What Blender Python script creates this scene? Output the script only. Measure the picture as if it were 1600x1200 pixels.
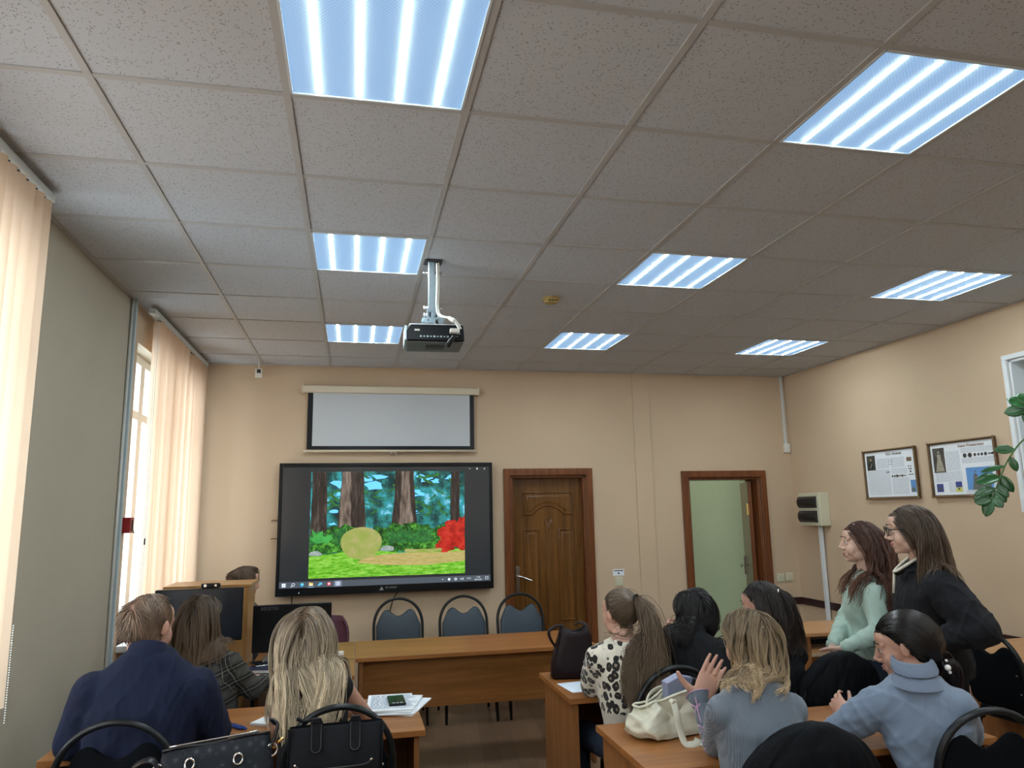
import bpy, math, random
import numpy as np
from mathutils import Vector, Matrix, Euler, noise as mnoise

for _o in list(bpy.data.objects): bpy.data.objects.remove(_o)
SC = bpy.context.scene
COL = SC.collection
PI = math.pi
random.seed(7)
RNG = np.random.RandomState(11)

# ------------------------------------------------------------------ camera
CAM = Vector((0.840, -2.315, 1.649))
right = Vector((0.97732, -0.21097, -0.01832)); up = Vector((-0.01868, -0.17208, 0.98491)); fwd = Vector((0.21094, 0.96223, 0.17211))
cd = bpy.data.cameras.new('camera'); cam = bpy.data.objects.new('camera', cd); COL.objects.link(cam)
cam.matrix_world = Matrix(((right.x, up.x, -fwd.x, CAM.x), (right.y, up.y, -fwd.y, CAM.y), (right.z, up.z, -fwd.z, CAM.z), (0, 0, 0, 1)))
cd.sensor_width = 36.0; cd.sensor_fit = 'HORIZONTAL'; cd.lens = 36.0 * 1134.4 / 1600.0; cd.clip_start = 0.05; cd.clip_end = 200
SC.camera = cam

# ------------------------------------------------------------------ world and exposure
W = bpy.data.worlds.new('world'); SC.world = W; W.use_nodes = True
_bg = W.node_tree.nodes['Background']; _bg.inputs[0].default_value = (0.90, 0.95, 1.0, 1); _bg.inputs[1].default_value = 4.2
SC.view_settings.view_transform = 'Standard'; SC.view_settings.look = 'None'
SC.view_settings.gamma = 1; SC.view_settings.use_curve_mapping = False; SC.view_settings.exposure = 0.88
LAMP_TUBE = 57.0       # radiance of the LED bars in the ceiling lamps
LAMP_PANEL = 0.52      # glow of the prismatic cover between them

# ------------------------------------------------------------------ materials
def _nt(name):
    m = bpy.data.materials.new(name); m.use_nodes = True
    return m, m.node_tree.nodes, m.node_tree.links, m.node_tree.nodes['Principled BSDF']
def rgba(c): return (c[0], c[1], c[2], 1)
def coords(N, L, kind='Object', scale=(1, 1, 1), rot=(0, 0, 0)):
    t = N.new('ShaderNodeTexCoord'); mp = N.new('ShaderNodeMapping'); mp.inputs['Scale'].default_value = scale; mp.inputs['Rotation'].default_value = rot
    L.new(t.outputs[kind], mp.inputs[0]); return mp.outputs[0]
def noise(N, L, vec, scale, detail=3, rough=.5):
    n = N.new('ShaderNodeTexNoise'); n.inputs['Scale'].default_value = scale; n.inputs['Detail'].default_value = detail; n.inputs['Roughness'].default_value = rough
    L.new(vec, n.inputs['Vector']); return n.outputs[0]
def ramp(N, L, fac, stops, interp='LINEAR'):
    r = N.new('ShaderNodeValToRGB'); r.color_ramp.interpolation = interp
    e = r.color_ramp.elements
    while len(e) < len(stops): e.new(.5)
    for i, (p, c) in enumerate(stops):
        e[i].position = p; e[i].color = rgba(c) if len(c) == 3 else c
    L.new(fac, r.inputs[0]); return r.outputs[0]
def bump(N, L, b, h, strength=.2, dist=.002):
    u = N.new('ShaderNodeBump'); u.inputs['Strength'].default_value = strength; u.inputs['Distance'].default_value = dist
    L.new(h, u.inputs['Height']); L.new(u.outputs[0], b.inputs['Normal'])
def math_(N, L, op, a, b=None, c=None):
    n = N.new('ShaderNodeMath'); n.operation = op
    for i, v in enumerate((a, b, c)):
        if v is None: continue
        if isinstance(v, (int, float)): n.inputs[i].default_value = v
        else: L.new(v, n.inputs[i])
    return n.outputs[0]
def mix(N, L, f, a, b):
    n = N.new('ShaderNodeMix'); n.data_type = 'RGBA'
    if isinstance(f, (int, float)): n.inputs[0].default_value = f
    else: L.new(f, n.inputs[0])
    for k, v in ((6, a), (7, b)):
        if isinstance(v, tuple): n.inputs[k].default_value = rgba(v)
        else: L.new(v, n.inputs[k])
    return n.outputs[2]
def plain(name, c, rough=.5, metal=0, var=.0, vs=20, bmp=0, bs=200, spec=.5, sheen=0):
    m, N, L, b = _nt(name)
    b.inputs['Base Color'].default_value = rgba(c); b.inputs['Roughness'].default_value = rough; b.inputs['Metallic'].default_value = metal
    b.inputs['Specular IOR Level'].default_value = spec
    if sheen: b.inputs['Sheen Weight'].default_value = sheen; b.inputs['Sheen Roughness'].default_value = .5
    v = None
    if var or bmp: v = coords(N, L)
    if var:
        n = noise(N, L, v, vs, 4)
        L.new(ramp(N, L, n, [(.3, tuple(x * (1 - var) for x in c)), (.7, tuple(min(1, x * (1 + var)) for x in c))]), b.inputs['Base Color'])
    if bmp: bump(N, L, b, noise(N, L, v, bs, 3), bmp)
    return m
def emit(name, c, s):
    m, N, L, b = _nt(name); b.inputs['Base Color'].default_value = (0.02, .02, .02, 1)
    b.inputs['Emission Color'].default_value = rgba(c); b.inputs['Emission Strength'].default_value = s; b.inputs['Roughness'].default_value = .3
    return m
def wood(name, c1, c2, axis='x', rough=.35, scale=1., bands=9.):
    m, N, L, b = _nt(name)
    s = {'x': (.6, 9, 9), 'y': (9, .6, 9), 'z': (9, 9, .6)}[axis]
    v = coords(N, L, 'Object', tuple(k * scale for k in s))
    n1 = noise(N, L, v, bands / 4, 6, .6); n2 = noise(N, L, v, bands * 3, 4, .6)
    f = math_(N, L, 'ADD', math_(N, L, 'MULTIPLY', n1, .75), math_(N, L, 'MULTIPLY', n2, .25))
    L.new(ramp(N, L, f, [(.34, c1), (.5, tuple((a + d) / 2 for a, d in zip(c1, c2))), (.64, c2)]), b.inputs['Base Color'])
    b.inputs['Roughness'].default_value = rough; b.inputs['Specular IOR Level'].default_value = .4
    return m
def wallpaper(name, c, rot=(0, 0, 0), sc=(60, 60, 220), bs=.25, rough=.85):
    m, N, L, b = _nt(name)
    v = coords(N, L, 'Object', sc, rot)
    n = noise(N, L, v, 1.0, 3, .6); v2 = coords(N, L); n2 = noise(N, L, v2, 1.2, 3)
    a = ramp(N, L, n2, [(.3, tuple(x * .95 for x in c)), (.7, tuple(x * 1.04 for x in c))])
    dk = mix(N, L, math_(N, L, 'MULTIPLY', n, .22), a, tuple(x * .6 for x in c))
    L.new(dk, b.inputs['Base Color']); b.inputs['Roughness'].default_value = rough
    bump(N, L, b, n, bs, .003); return m

M = {}
M['wall'] = wallpaper('peach_wallpaper', (.60, .455, .315))
M['wall_left'] = wallpaper('ribbed_wallpaper', (.46, .42, .33), (PI / 5, 0, 0), (30, 40, 330), .5)
M['trim_white'] = plain('white_pvc', (.72, .76, .78), .35)
M['conduit'] = plain('white_conduit', (.62, .64, .62), .4)
M['rail'] = plain('dark_chair_rail', (.035, .014, .014), .35)
M['door_wood'] = wood('varnished_oak_door', (.085, .034, .008), (.19, .082, .02), 'z', .22)
M['door_frame'] = wood('door_frame_wood', (.11, .032, .011), (.2, .068, .022), 'z', .25)
M['table'] = wood('table_laminate', (.22, .080, .020), (.37, .150, .044), 'x', .36)
M['table_y'] = wood('table_laminate_cross', (.22, .080, .020), (.37, .150, .044), 'y', .22)
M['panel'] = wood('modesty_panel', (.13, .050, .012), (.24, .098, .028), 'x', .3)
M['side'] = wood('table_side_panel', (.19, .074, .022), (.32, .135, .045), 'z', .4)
M['desk_light'] = wood('light_desk_laminate', (.40, .20, .085), (.55, .29, .13), 'x', .28)
M['cabinet'] = wood('cabinet_laminate', (.36, .185, .062), (.46, .25, .09), 'z', .3)
M['blackmetal'] = plain('black_painted_tube', (.007, .009, .011), .32, spec=.35)
M['navyvinyl'] = plain('navy_vinyl', (.030, .048, .068), .48, bmp=.15, bs=400)
M['blackfab'] = plain('black_upholstery', (.007, .008, .010), .95, bmp=.3, bs=500, spec=.04)
M['blackplastic'] = plain('black_plastic', (.005, .006, .008), .3, spec=.3)
M['darkgrey'] = plain('dark_grey_plastic', (.035, .036, .04), .5)
M['chrome'] = plain('chrome', (.7, .7, .7), .18, 1)
M['brass'] = plain('brass', (.75, .5, .18), .25, 1)
M['white'] = plain('white_plastic', (.72, .72, .66), .4)
M['ivory'] = plain('ivory_plastic', (.60, .58, .44), .45)
M['paper'] = plain('paper', (.78, .82, .86), .8)
M['blue'] = plain('blue_plastic', (.02, .07, .35), .3)
M['skin'] = plain('skin', (.52, .29, .215), .5, var=.10, vs=14, bmp=.05, bs=300)
M['glass'] = None

def glass(name):
    m, N, L, b = _nt(name); out = N['Material Output']
    t = N.new('ShaderNodeBsdfTransparent'); t.inputs[0].default_value = (.93, .97, .98, 1)
    g = N.new('ShaderNodeBsdfGlossy'); g.inputs['Roughness'].default_value = .02
    mx = N.new('ShaderNodeMixShader'); mx.inputs[0].default_value = .06
    L.new(t.outputs[0], mx.inputs[1]); L.new(g.outputs[0], mx.inputs[2]); L.new(mx.outputs[0], out.inputs[0]); return m
M['glass'] = glass('window_glass')

def fabric_translucent(name, c, t):
    m, N, L, b = _nt(name); out = N['Material Output']
    d = N.new('ShaderNodeBsdfDiffuse'); d.inputs[0].default_value = rgba(c)
    tr = N.new('ShaderNodeBsdfTranslucent'); tr.inputs[0].default_value = rgba(t)
    v = coords(N, L, 'Object', (3, 200, 3)); n = noise(N, L, v, 1.5, 3)
    bu = N.new('ShaderNodeBump'); bu.inputs['Strength'].default_value = .2; bu.inputs['Distance'].default_value = .002; L.new(n, bu.inputs['Height'])
    L.new(bu.outputs[0], d.inputs['Normal'])
    mx = N.new('ShaderNodeMixShader'); mx.inputs[0].default_value = .5
    L.new(d.outputs[0], mx.inputs[1]); L.new(tr.outputs[0], mx.inputs[2]); L.new(mx.outputs[0], out.inputs[0]); return m
M['blind'] = fabric_translucent('peach_blind_fabric', (.72, .52, .36), (.74, .57, .43))

def ceiling_tile():
    m, N, L, b = _nt('mineral_ceiling_tile')
    c = (.52, .545, .585)
    v = coords(N, L)
    vo = N.new('ShaderNodeTexVoronoi'); vo.inputs['Scale'].default_value = 75; L.new(v, vo.inputs['Vector'])
    d = vo.outputs['Distance']
    wv = N.new('ShaderNodeTexWhiteNoise') ; L.new(vo.outputs['Position'], wv.inputs['Vector'])
    # short fissures: two stretched voronoi layers, thinned by a random value per cell
    def layer(rot, s, th):
        vv = coords(N, L, 'Object', s, (0, 0, rot))
        q = N.new('ShaderNodeTexVoronoi'); q.inputs['Scale'].default_value = 1; L.new(vv, q.inputs['Vector'])
        w = N.new('ShaderNodeTexWhiteNoise'); L.new(q.outputs['Position'], w.inputs['Vector'])
        keep = math_(N, L, 'GREATER_THAN', w.outputs['Value'], th)
        hit = math_(N, L, 'LESS_THAN', q.outputs['Distance'], .20)
        return math_(N, L, 'MULTIPLY', keep, hit)
    a = layer(.5, (42, 150, 1), .45); e = layer(-.7, (150, 42, 1), .55); g = layer(0.1, (120, 120, 1), .72)
    s = math_(N, L, 'MAXIMUM', math_(N, L, 'MAXIMUM', a, e), g)
    L.new(mix(N, L, math_(N, L, 'MULTIPLY', s, .85), c, (.16, .15, .14)), b.inputs['Base Color'])
    b.inputs['Roughness'].default_value = .95
    n = noise(N, L, v, 160, 3); bump(N, L, b, n, .25, .002); return m
M['tile'] = ceiling_tile()
M['grid'] = plain('painted_grid_bar', (.44, .44, .44), .5)

def floor_mat():
    m, N, L, b = _nt('wood_look_vinyl_floor')
    v = coords(N, L, 'Object', (1, 1, 1), (0, 0, PI / 2 + .12))
    br = N.new('ShaderNodeTexBrick'); br.inputs['Scale'].default_value = 1; br.inputs['Brick Width'].default_value = .55; br.inputs['Row Height'].default_value = .115
    br.inputs['Mortar Size'].default_value = .0012; br.offset = .37
    br.inputs['Color1'].default_value = (.135, .078, .045, 1); br.inputs['Color2'].default_value = (.24, .15, .092, 1); br.inputs['Mortar'].default_value = (.05, .03, .02, 1)
    L.new(v, br.inputs['Vector'])
    n = noise(N, L, coords(N, L, 'Object', (16, 1.2, 1), (0, 0, .12)), 2, 5, .6)
    L.new(mix(N, L, math_(N, L, 'MULTIPLY', n, .45), br.outputs['Color'], (.1, .055, .03)), b.inputs['Base Color'])
    b.inputs['Roughness'].default_value = .38; return m
M['floor'] = floor_mat()

# ------------------------------------------------------------------ mesh helper
class MB:
    def __init__(s): s.v = []; s.f = []; s.m = []
    def add(s, vs, fs, mi=0):
        o = len(s.v); s.v += [tuple(p) for p in vs]; s.f += [tuple(i + o for i in f) for f in fs]; s.m += [mi] * len(fs); return s
    def box(s, c, d, rot=None, mi=0):
        x, y, z = d[0] / 2, d[1] / 2, d[2] / 2
        vs = [Vector((a * x, b * y, e * z)) for a in (-1, 1) for b in (-1, 1) for e in (-1, 1)]
        if rot is not None:
            R_ = Euler(rot).to_matrix() if not isinstance(rot, Matrix) else rot
            vs = [R_ @ p for p in vs]
        vs = [p + Vector(c) for p in vs]
        return s.add(vs, [(0, 1, 3, 2), (4, 6, 7, 5), (0, 4, 5, 1), (2, 3, 7, 6), (0, 2, 6, 4), (1, 5, 7, 3)], mi)
    def box2(s, a, b, mi=0):
        return s.box([(p + q) / 2 for p, q in zip(a, b)], [abs(q - p) for p, q in zip(a, b)], None, mi)
    def loft(s, rings, closed=True, cap=True, mi=0):
        """rings: lists of equal length of points"""
        n = len(rings[0]); vs = [p for r in rings for p in r]; fs = []
        for i in range(len(rings) - 1):
            for j in range(n if closed else n - 1):
                k = (j + 1) % n
                fs.append((i * n + j, i * n + k, (i + 1) * n + k, (i + 1) * n + j))
        if cap and closed:
            fs.append(tuple(range(n - 1, -1, -1))); fs.append(tuple((len(rings) - 1) * n + j for j in range(n)))
        return s.add(vs, fs, mi)
    def tube(s, pts, r, n=10, cap=True, mi=0, closed=False, flat=1.0, nrm=None):
        pts = [Vector(p) for p in pts]; rs = r if isinstance(r, (list, tuple)) else [r] * len(pts)
        m = len(pts); rings = []; u = None
        for i, p in enumerate(pts):
            if closed: t = pts[(i + 1) % m] - pts[i - 1]
            else: t = pts[min(i + 1, m - 1)] - pts[max(i - 1, 0)]
            t.normalize()
            if u is None:
                a = Vector(nrm) if nrm else (Vector((0, 0, 1)) if abs(t.z) < .9 else Vector((1, 0, 0)))
                u = (a - t * a.dot(t)).normalized()
            else: u = (u - t * u.dot(t)).normalized()
            w = t.cross(u)
            rings.append([p + u * (math.cos(2 * PI * k / n) * rs[i]) + w * (math.sin(2 * PI * k / n) * rs[i] * flat) for k in range(n)])
        if closed: rings.append(rings[0])
        return s.loft(rings, True, cap and not closed, mi)
    def cyl(s, a, b, r, r2=None, n=20, mi=0): return s.tube([a, b], [r, r if r2 is None else r2], n, True, mi)
    def ell(s, c, r, rot=None, nu=16, nv=10, mi=0):
        c = Vector(c); R_ = rot if isinstance(rot, Matrix) else (Euler(rot).to_matrix() if rot else Matrix.Identity(3))
        vs = [c + R_ @ Vector((0, 0, r[2]))]
        for i in range(1, nv):
            t = PI * i / nv
            for j in range(nu):
                a = 2 * PI * j / nu; vs.append(c + R_ @ Vector((r[0] * math.sin(t) * math.cos(a), r[1] * math.sin(t) * math.sin(a), r[2] * math.cos(t))))
        vs.append(c + R_ @ Vector((0, 0, -r[2]))); fs = []
        for j in range(nu): fs.append((0, 1 + j, 1 + (j + 1) % nu))
        for i in range(nv - 2):
            for j in range(nu):
                a = 1 + i * nu; k = (j + 1) % nu; fs.append((a + j, a + nu + j, a + nu + k, a + k))
        a = 1 + (nv - 2) * nu
        for j in range(nu): fs.append((a + j, len(vs) - 1, a + (j + 1) % nu))
        return s.add(vs, fs, mi)
    def cap(s, a, ra, b, rb, n=14):
        """tapered capsule"""
        a = Vector(a); b = Vector(b); t = b - a; Ln = t.length
        if Ln < 1e-6: return s.ell(a, (ra, ra, ra))
        t /= Ln; pts = []; rs = []
        for k in range(5):
            an = PI / 2 * (1 - k / 5.); pts.append(a - t * ra * math.sin(an)); rs.append(max(1e-4, ra * math.cos(an)))
        pts.append(a); rs.append(ra); pts.append(b); rs.append(rb)
        for k in range(4, -1, -1):
            an = PI / 2 * (1 - k / 5.); pts.append(b + t * rb * math.sin(an)); rs.append(max(1e-4, rb * math.cos(an)))
        return s.tube(pts, rs, n)
    def poly(s, pts, z0, z1, axis='z', mi=0):
        """extruded polygon; axis = extrusion direction, pts = the two other coordinates in order"""
        def P(p, h): return {'z': (p[0], p[1], h), 'y': (p[0], h, p[1]), 'x': (h, p[0], p[1])}[axis]
        n = len(pts); vs = [P(p, z0) for p in pts] + [P(p, z1) for p in pts]
        fs = [tuple(range(n - 1, -1, -1)), tuple(range(n, 2 * n))] + [(i, (i + 1) % n, n + (i + 1) % n, n + i) for i in range(n)]
        return s.add(vs, fs, mi)
    def mesh(s, name, mats, smooth=False):
        me = bpy.data.meshes.new(name); me.from_pydata(s.v, [], s.f)
        for m in (mats if isinstance(mats, (list, tuple)) else [mats]): me.materials.append(m)
        me.polygons.foreach_set('material_index', s.m)
        if smooth is True: me.polygons.foreach_set('use_smooth', [True] * len(s.f))
        me.update(); return me
    def build(s, name, mats, parent=None, smooth=False, bevel=0, seg=2, auto=None):
        me = s.mesh(name, mats, smooth is True or auto is not None)
        o = bpy.data.objects.new(name, me); COL.objects.link(o)
        if parent: o.parent = parent
        if bevel:
            b = o.modifiers.new('b', 'BEVEL'); b.width = bevel; b.segments = seg; b.limit_method = 'ANGLE'; b.angle_limit = .7
            me.polygons.foreach_set('use_smooth', [True] * len(s.f))
            w = o.modifiers.new('w', 'WEIGHTED_NORMAL'); w.keep_sharp = True
        if auto is not None: me.set_sharp_from_angle(angle=auto)
        return o
def tag(o, label, cat, group=None):
    o['label'] = label; o['category'] = cat
    if group: o['group'] = group
    return o
def thing(name, label, cat, loc=(0, 0, 0), rotz=0, group=None):
    o = bpy.data.objects.new(name, None); COL.objects.link(o); o.location = loc; o.rotation_euler = (0, 0, rotz); o.empty_display_size = .1
    return tag(o, label, cat, group)
def struct(o): o['kind'] = 'structure'; return o
def dup(root, loc, rotz, label, group=None):
    def cp(o, parent):
        c = o.copy(); COL.objects.link(c); c.parent = parent
        for ch in o.children: cp(ch, c)
        return c
    r = cp(root, None); r.location = loc; r.rotation_euler = (0, 0, rotz); r['label'] = label
    if group: r['group'] = group
    return r
def text(body, size, mat, parent, matrix, name='lettering', align='CENTER', ext=.0004, bold=0):
    c = bpy.data.curves.new('t', 'FONT'); c.body = body; c.size = size; c.align_x = align; c.align_y = 'CENTER'; c.extrude = ext; c.offset = bold; c.resolution_u = 3
    t = bpy.data.objects.new('t', c); COL.objects.link(t); dg = bpy.context.evaluated_depsgraph_get(); dg.update()
    me = bpy.data.meshes.new_from_object(t.evaluated_get(dg)); bpy.data.objects.remove(t); bpy.data.curves.remove(c)
    me.materials.clear(); me.materials.append(mat); me.name = name
    o = bpy.data.objects.new(name, me); COL.objects.link(o); o.parent = parent; o.matrix_local = matrix; return o
def vlerp(a, b, t): return Vector(a).lerp(Vector(b), t)
def bez(p, n=16):
    """catmull-rom through points"""
    p = [Vector(q) for q in p]; P = [2 * p[0] - p[1]] + p + [2 * p[-1] - p[-2]]; out = []
    for i in range(1, len(P) - 2):
        for k in range(n):
            t = k / n; a, b, c, d = P[i - 1], P[i], P[i + 1], P[i + 2]
            out.append(.5 * ((2 * b) + (c - a) * t + (2 * a - 5 * b + 4 * c - d) * t * t + (-a + 3 * b - 3 * c + d) * t ** 3))
    out.append(p[-1]); return out

# ================================================================== ROOM
XL, XR, YB, YF, H = -0.56, 5.37, -4.6, 4.62, 3.03
T = .24
# floor
mb = MB(); mb.box2((XL - T, YB - T, -.1), (XR + .8, YF + 1.8, 0)); struct(mb.build('floor', M['floor']))
# ceiling slab of tiles
mb = MB(); mb.box2((XL - .02, YB - .02, H), (XR + .02, YF + .02, H + .03)); ceil = struct(mb.build('ceiling', M['tile']))
mb = MB(); mb.box2((XL - T, YB - T, H + .03), (XR + .8, YF + 1.8, H + .2)); struct(mb.build('ceiling', M['conduit']))
mb = MB()
for i in range(-0, 10):
    x = i * .6
    if XL < x < XR: mb.box((x, (YB + YF) / 2, H - .003), (.024, YF - YB, .006))
for j in range(-8, 8):
    y = j * .6
    if YB < y < YF: mb.box(((XL + XR) / 2, y, H - .0025), (XR - XL, .024, .005))
mb.box((XL + .011, (YB + YF) / 2, H - .004), (.022, YF - YB, .008)); mb.box((XR - .011, (YB + YF) / 2, H - .004), (.022, YF - YB, .008))
mb.box(((XL + XR) / 2, YF - .011, H - .004), (XR - XL, .022, .008))
g = struct(mb.build('trim_1', M['grid'])) 

# back (front-of-class) wall with two door openings
D1 = (2.325, 3.085, 1.985); D2 = (4.175, 4.985, 1.95)
mb = MB()
def wall_seg(mb, x0, x1, z0, z1): mb.box2((x0, YF, z0), (x1, YF + T, z1))
wall_seg(mb, XL - T, D1[0], 0, H + .02); wall_seg(mb, D1[0], D1[1], D1[2], H + .02); wall_seg(mb, D1[1], D2[0], 0, H + .02)
wall_seg(mb, D2[0], D2[1], D2[2], H + .02); wall_seg(mb, D2[1], XR + T, 0, H + .02)
mb.box2((D1[0] - .1, YF + T, 0), (D1[1] + .1, YF + T + .05, H)); struct(mb.build('wall_back', M['wall']))  # unseen slab behind the panelled door, added to block sky glow under its leaf
mb = MB(); mb.box2((3.62, YF - .012, 0), (3.80, YF, H)); struct(mb.build('trim_2', M['wall'], bevel=.004))
# left wall with windows (openings y0,y1 z0,z1)
WZ0, WZ1 = .88, 2.78
WIN = [(-4.0, -2.2), (-1.35, .98), (2.72, 4.42)]
mb = MB(); ys = [YB - T] + [v for w in WIN for v in w] + [YF + T]
for a, b in zip(ys[0::2], ys[1::2]): mb.box2((XL - T, a, 0), (XL, b, H + .02))
for a, b in WIN:
    mb.box2((XL - T, a, 0), (XL, b, WZ0)); mb.box2((XL - T, a, WZ1), (XL, b, H + .02))
struct(mb.build('wall_left', M['wall_left']))
# peach reveal of far window (strip of wallpaper beside conduit)
mb = MB(); mb.box2((XL, 2.60, 0), (XL + .006, 2.72, H)); mb.box2((XL - .16, 2.715, WZ0), (XL, 2.722, WZ1)); mb.box2((XL, 4.42, 0), (XL + .006, YF, H)); mb.box2((XL, 2.72, WZ1), (XL + .006, 4.42, H)); mb.box2((XL, 2.72, .72), (XL + .006, 4.42, WZ0))
struct(mb.build('trim_3', M['wall']))
# right wall with service opening y 1.1..1.92
NY0, NY1, NZ0, NZ1 = .75, 1.88, 1.66, 2.64
mb = MB()
mb.box2((XR, YB - T, 0), (XR + T, NY0, H + .02)); mb.box2((XR, NY1, 0), (XR + T, YF + T, H + .02)); mb.box2((XR, NY0, 0), (XR + T, NY1, NZ0)); mb.box2((XR, NY0, NZ1), (XR + T, NY1, H + .02))
struct(mb.build('wall_right', M['wall']))
mb = MB(); mb.box2((XL - T, YB - T, 0), (XR + T, YB, H + .02)); struct(mb.build('wall_rear', M['wall']))
# chair rails
mb = MB(); mb.box2((XR - .016, -4.5, .655), (XR, YF, .725)); struct(mb.build('trim_4', M['rail'], bevel=.003))
mb = MB(); mb.box2((5.07, YF - .016, .655), (XR, YF, .725)); struct(mb.build('trim_5', M['rail'], bevel=.003))
mb = MB(); mb.box2((XL + .02, YF - .015, 0), (D1[0] - .07, YF, .07)); mb.box2((D1[1] + .07, YF - .015, 0), (D2[0] - .07, YF, .07)); struct(mb.build('baseboard_back', M['rail']))
mb = MB(); mb.box2((XR - .015, -4.5, 0), (XR, YF, .07)); struct(mb.build('baseboard_right', M['rail']))
mb = MB(); mb.box2((XL, -4.5, 0), (XL + .015, YF, .07)); struct(mb.build('baseboard_left', M['rail']))
# room beyond the open door
mb = MB(); HX0, HX1, HY = 3.6, 5.9, 6.2
M['green'] = wallpaper('green_textured_wallpaper', (.30, .36, .23), (0, 0, 0), (45, 45, 14), .8)
mb.box2((HX0, HY, 0), (HX1, HY + .1, H)); mb.box2((HX0 - .1, YF + T, 0), (HX0, HY + .1, H)); mb.box2((HX1, YF + T, 0), (HX1 + .1, HY + .1, H))
struct(mb.build('wall_corridor', M['green']))

# ---- windows
def window(n, y0, y1, z0, z1, x, depth=.07, mull=2, wall=-1):
    fr = MB(); w = .06
    fr.box2((x, y0, z0), (x + depth, y0 + w, z1)); fr.box2((x, y1 - w, z0), (x + depth, y1, z1))
    fr.box2((x, y0 + w, z0), (x + depth, y1 - w, z0 + w)); fr.box2((x, y0 + w, z1 - w), (x + depth, y1 - w, z1))
    for k in range(1, mull):
        yy = y0 + (y1 - y0) * k / mull; fr.box2((x, yy - .05, z0 + w), (x + depth, yy + .05, z1 - w))
    zz = z1 - .45
    fr.box2((x + .005, y0 + w, zz), (x + depth - .005, y1 - w, zz + .06))
    f = struct(fr.build('window_%d' % n, M['trim_white'], bevel=.004))
    gl = MB(); gl.box2((x + .03, y0 + .03, z0 + .03), (x + .036, y1 - .03, z1 - .03)); gl.build('glass_pane', M['glass'], f)
    return f
for k, (a, b) in enumerate(WIN):
    window(k + 1, a, b, WZ0, WZ1, XL - .17, mull=3)
    mb = MB(); mb.box2((XL - .10, a - .0, WZ0 - .04), (XL + .10, b + (.0), WZ0)); struct(mb.build('trim_%d' % (6 + k), M['trim_white'], bevel=.006))
# plain facade across the yard would be overexposed: only pale sky is seen through the gap

# ---- right wall opening: white cased window
mb = MB(); c = .085
for a, b in (((NY0 - c, NZ0 - c), (NY1 + .035, NZ0)), ((NY0 - c, NZ1), (NY1 + .035, NZ1 + .035)), ((NY0 - c, NZ0), (NY0, NZ1)), ((NY1, NZ0 - .0), (NY1 + .035, NZ1))):
    mb.box2((XR - .02, a[0], a[1]), (XR, b[0], b[1]))
mb.box2((XR, NY0 + .001, NZ0), (XR + .18, NY0 + .02, NZ1)); mb.box2((XR, NY1 - .02, NZ0), (XR + .18, NY1 - .001, NZ1)); mb.box2((XR, NY0, NZ1 - .02), (XR + .18, NY1, NZ1 - .001)); mb.box2((XR, NY0, NZ0 + .001), (XR + .18, NY1, NZ0 + .02))
w4 = struct(mb.build('window_4', M['trim_white'], bevel=.003))
M['frost'] = plain('frosted_pane', (.32, .36, .36), .3)
mb = MB(); mb.box2((XR + .15, NY0, NZ0), (XR + .17, NY1, NZ1)); mb.build('frosted_pane', M['frost'], w4)
mb = MB(); mb.box2((XR + .11, (NY0 + NY1) / 2 - .03, NZ0 + .02), (XR + .15, (NY0 + NY1) / 2 + .03, NZ1 - .02)); mb.build('mullion', M['trim_white'], w4)

# ---- doors
def casing(n, x0, x1, zt):
    mb = MB(); w = .068
    for a, b in (((x0 - w, 0), (x0, zt + w)), ((x1, 0), (x1 + w, zt + w)), ((x0, zt), (x1, zt + w))):
        mb.box2((a[0], YF - .03, a[1]), (b[0], YF + .001, b[1]))
        # inner bead
    mb.box2((x0 - .012, YF - .038, 0), (x0, YF - .028, zt)); mb.box2((x1, YF - .038, 0), (x1 + .012, YF - .028, zt)); mb.box2((x0 - .012, YF - .038, zt), (x1 + .012, YF - .028, zt + .012))
    mb.box2((x0 - .001, YF, 0), (x0 + .025, YF + T, zt)); mb.box2((x1 - .025, YF, 0), (x1 + .001, YF + T, zt)); mb.box2((x0, YF, zt - .025), (x1, YF + T, zt + .001))
    return mb
d1 = struct(casing(1, *D1).build('door_1', M['door_frame'], bevel=.006, seg=2))
# panelled leaf of door 1, recessed; local coords x across, z up
def panel_outline(kind, x0, x1, z0, z1, n=14):
    cx = (x0 + x1) / 2; P = []
    if kind == 'arch_bottom':   # top panel: straight top, bottom edge arched upward in the middle
        P = [(x0, z1), (x0, z0), (x0 + .08, z0)]
        for k in range(n + 1):
            t = k / n; xx = x0 + .10 + (x1 - x0 - .20) * t; P.append((xx, z0 + .085 * math.sin(PI * t) ** .8))
        P += [(x1 - .08, z0), (x1, z0), (x1, z1)]
    elif kind == 'mid':        # centre panel: arched top and bulging bottom
        P = [(x0, z0 + .02)]
        for k in range(n + 1):
            t = k / n; P.append((x0 + (x1 - x0) * t, z0 - .10 * math.sin(PI * t)))
        P += [(x1, z1)]
        for k in range(n + 1):
            t = k / n; P.append((x1 - .02 - (x1 - x0 - .04) * t, z1 + .075 * math.sin(PI * t)))
        P += [(x0, z1)]
    elif kind == 'dip_top':    # bottom panel: top edge dips in the middle
        P = [(x0, z0), (x1, z0), (x1, z1)]
        for k in range(n + 1):
            t = k / n; P.append((x1 - .08 - (x1 - x0 - .16) * t, z1 - .09 * math.sin(PI * t)))
        P += [(x0, z1)]
    else: P = [(x0, z0), (x1, z0), (x1, z1), (x0, z1)]
    return P
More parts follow.
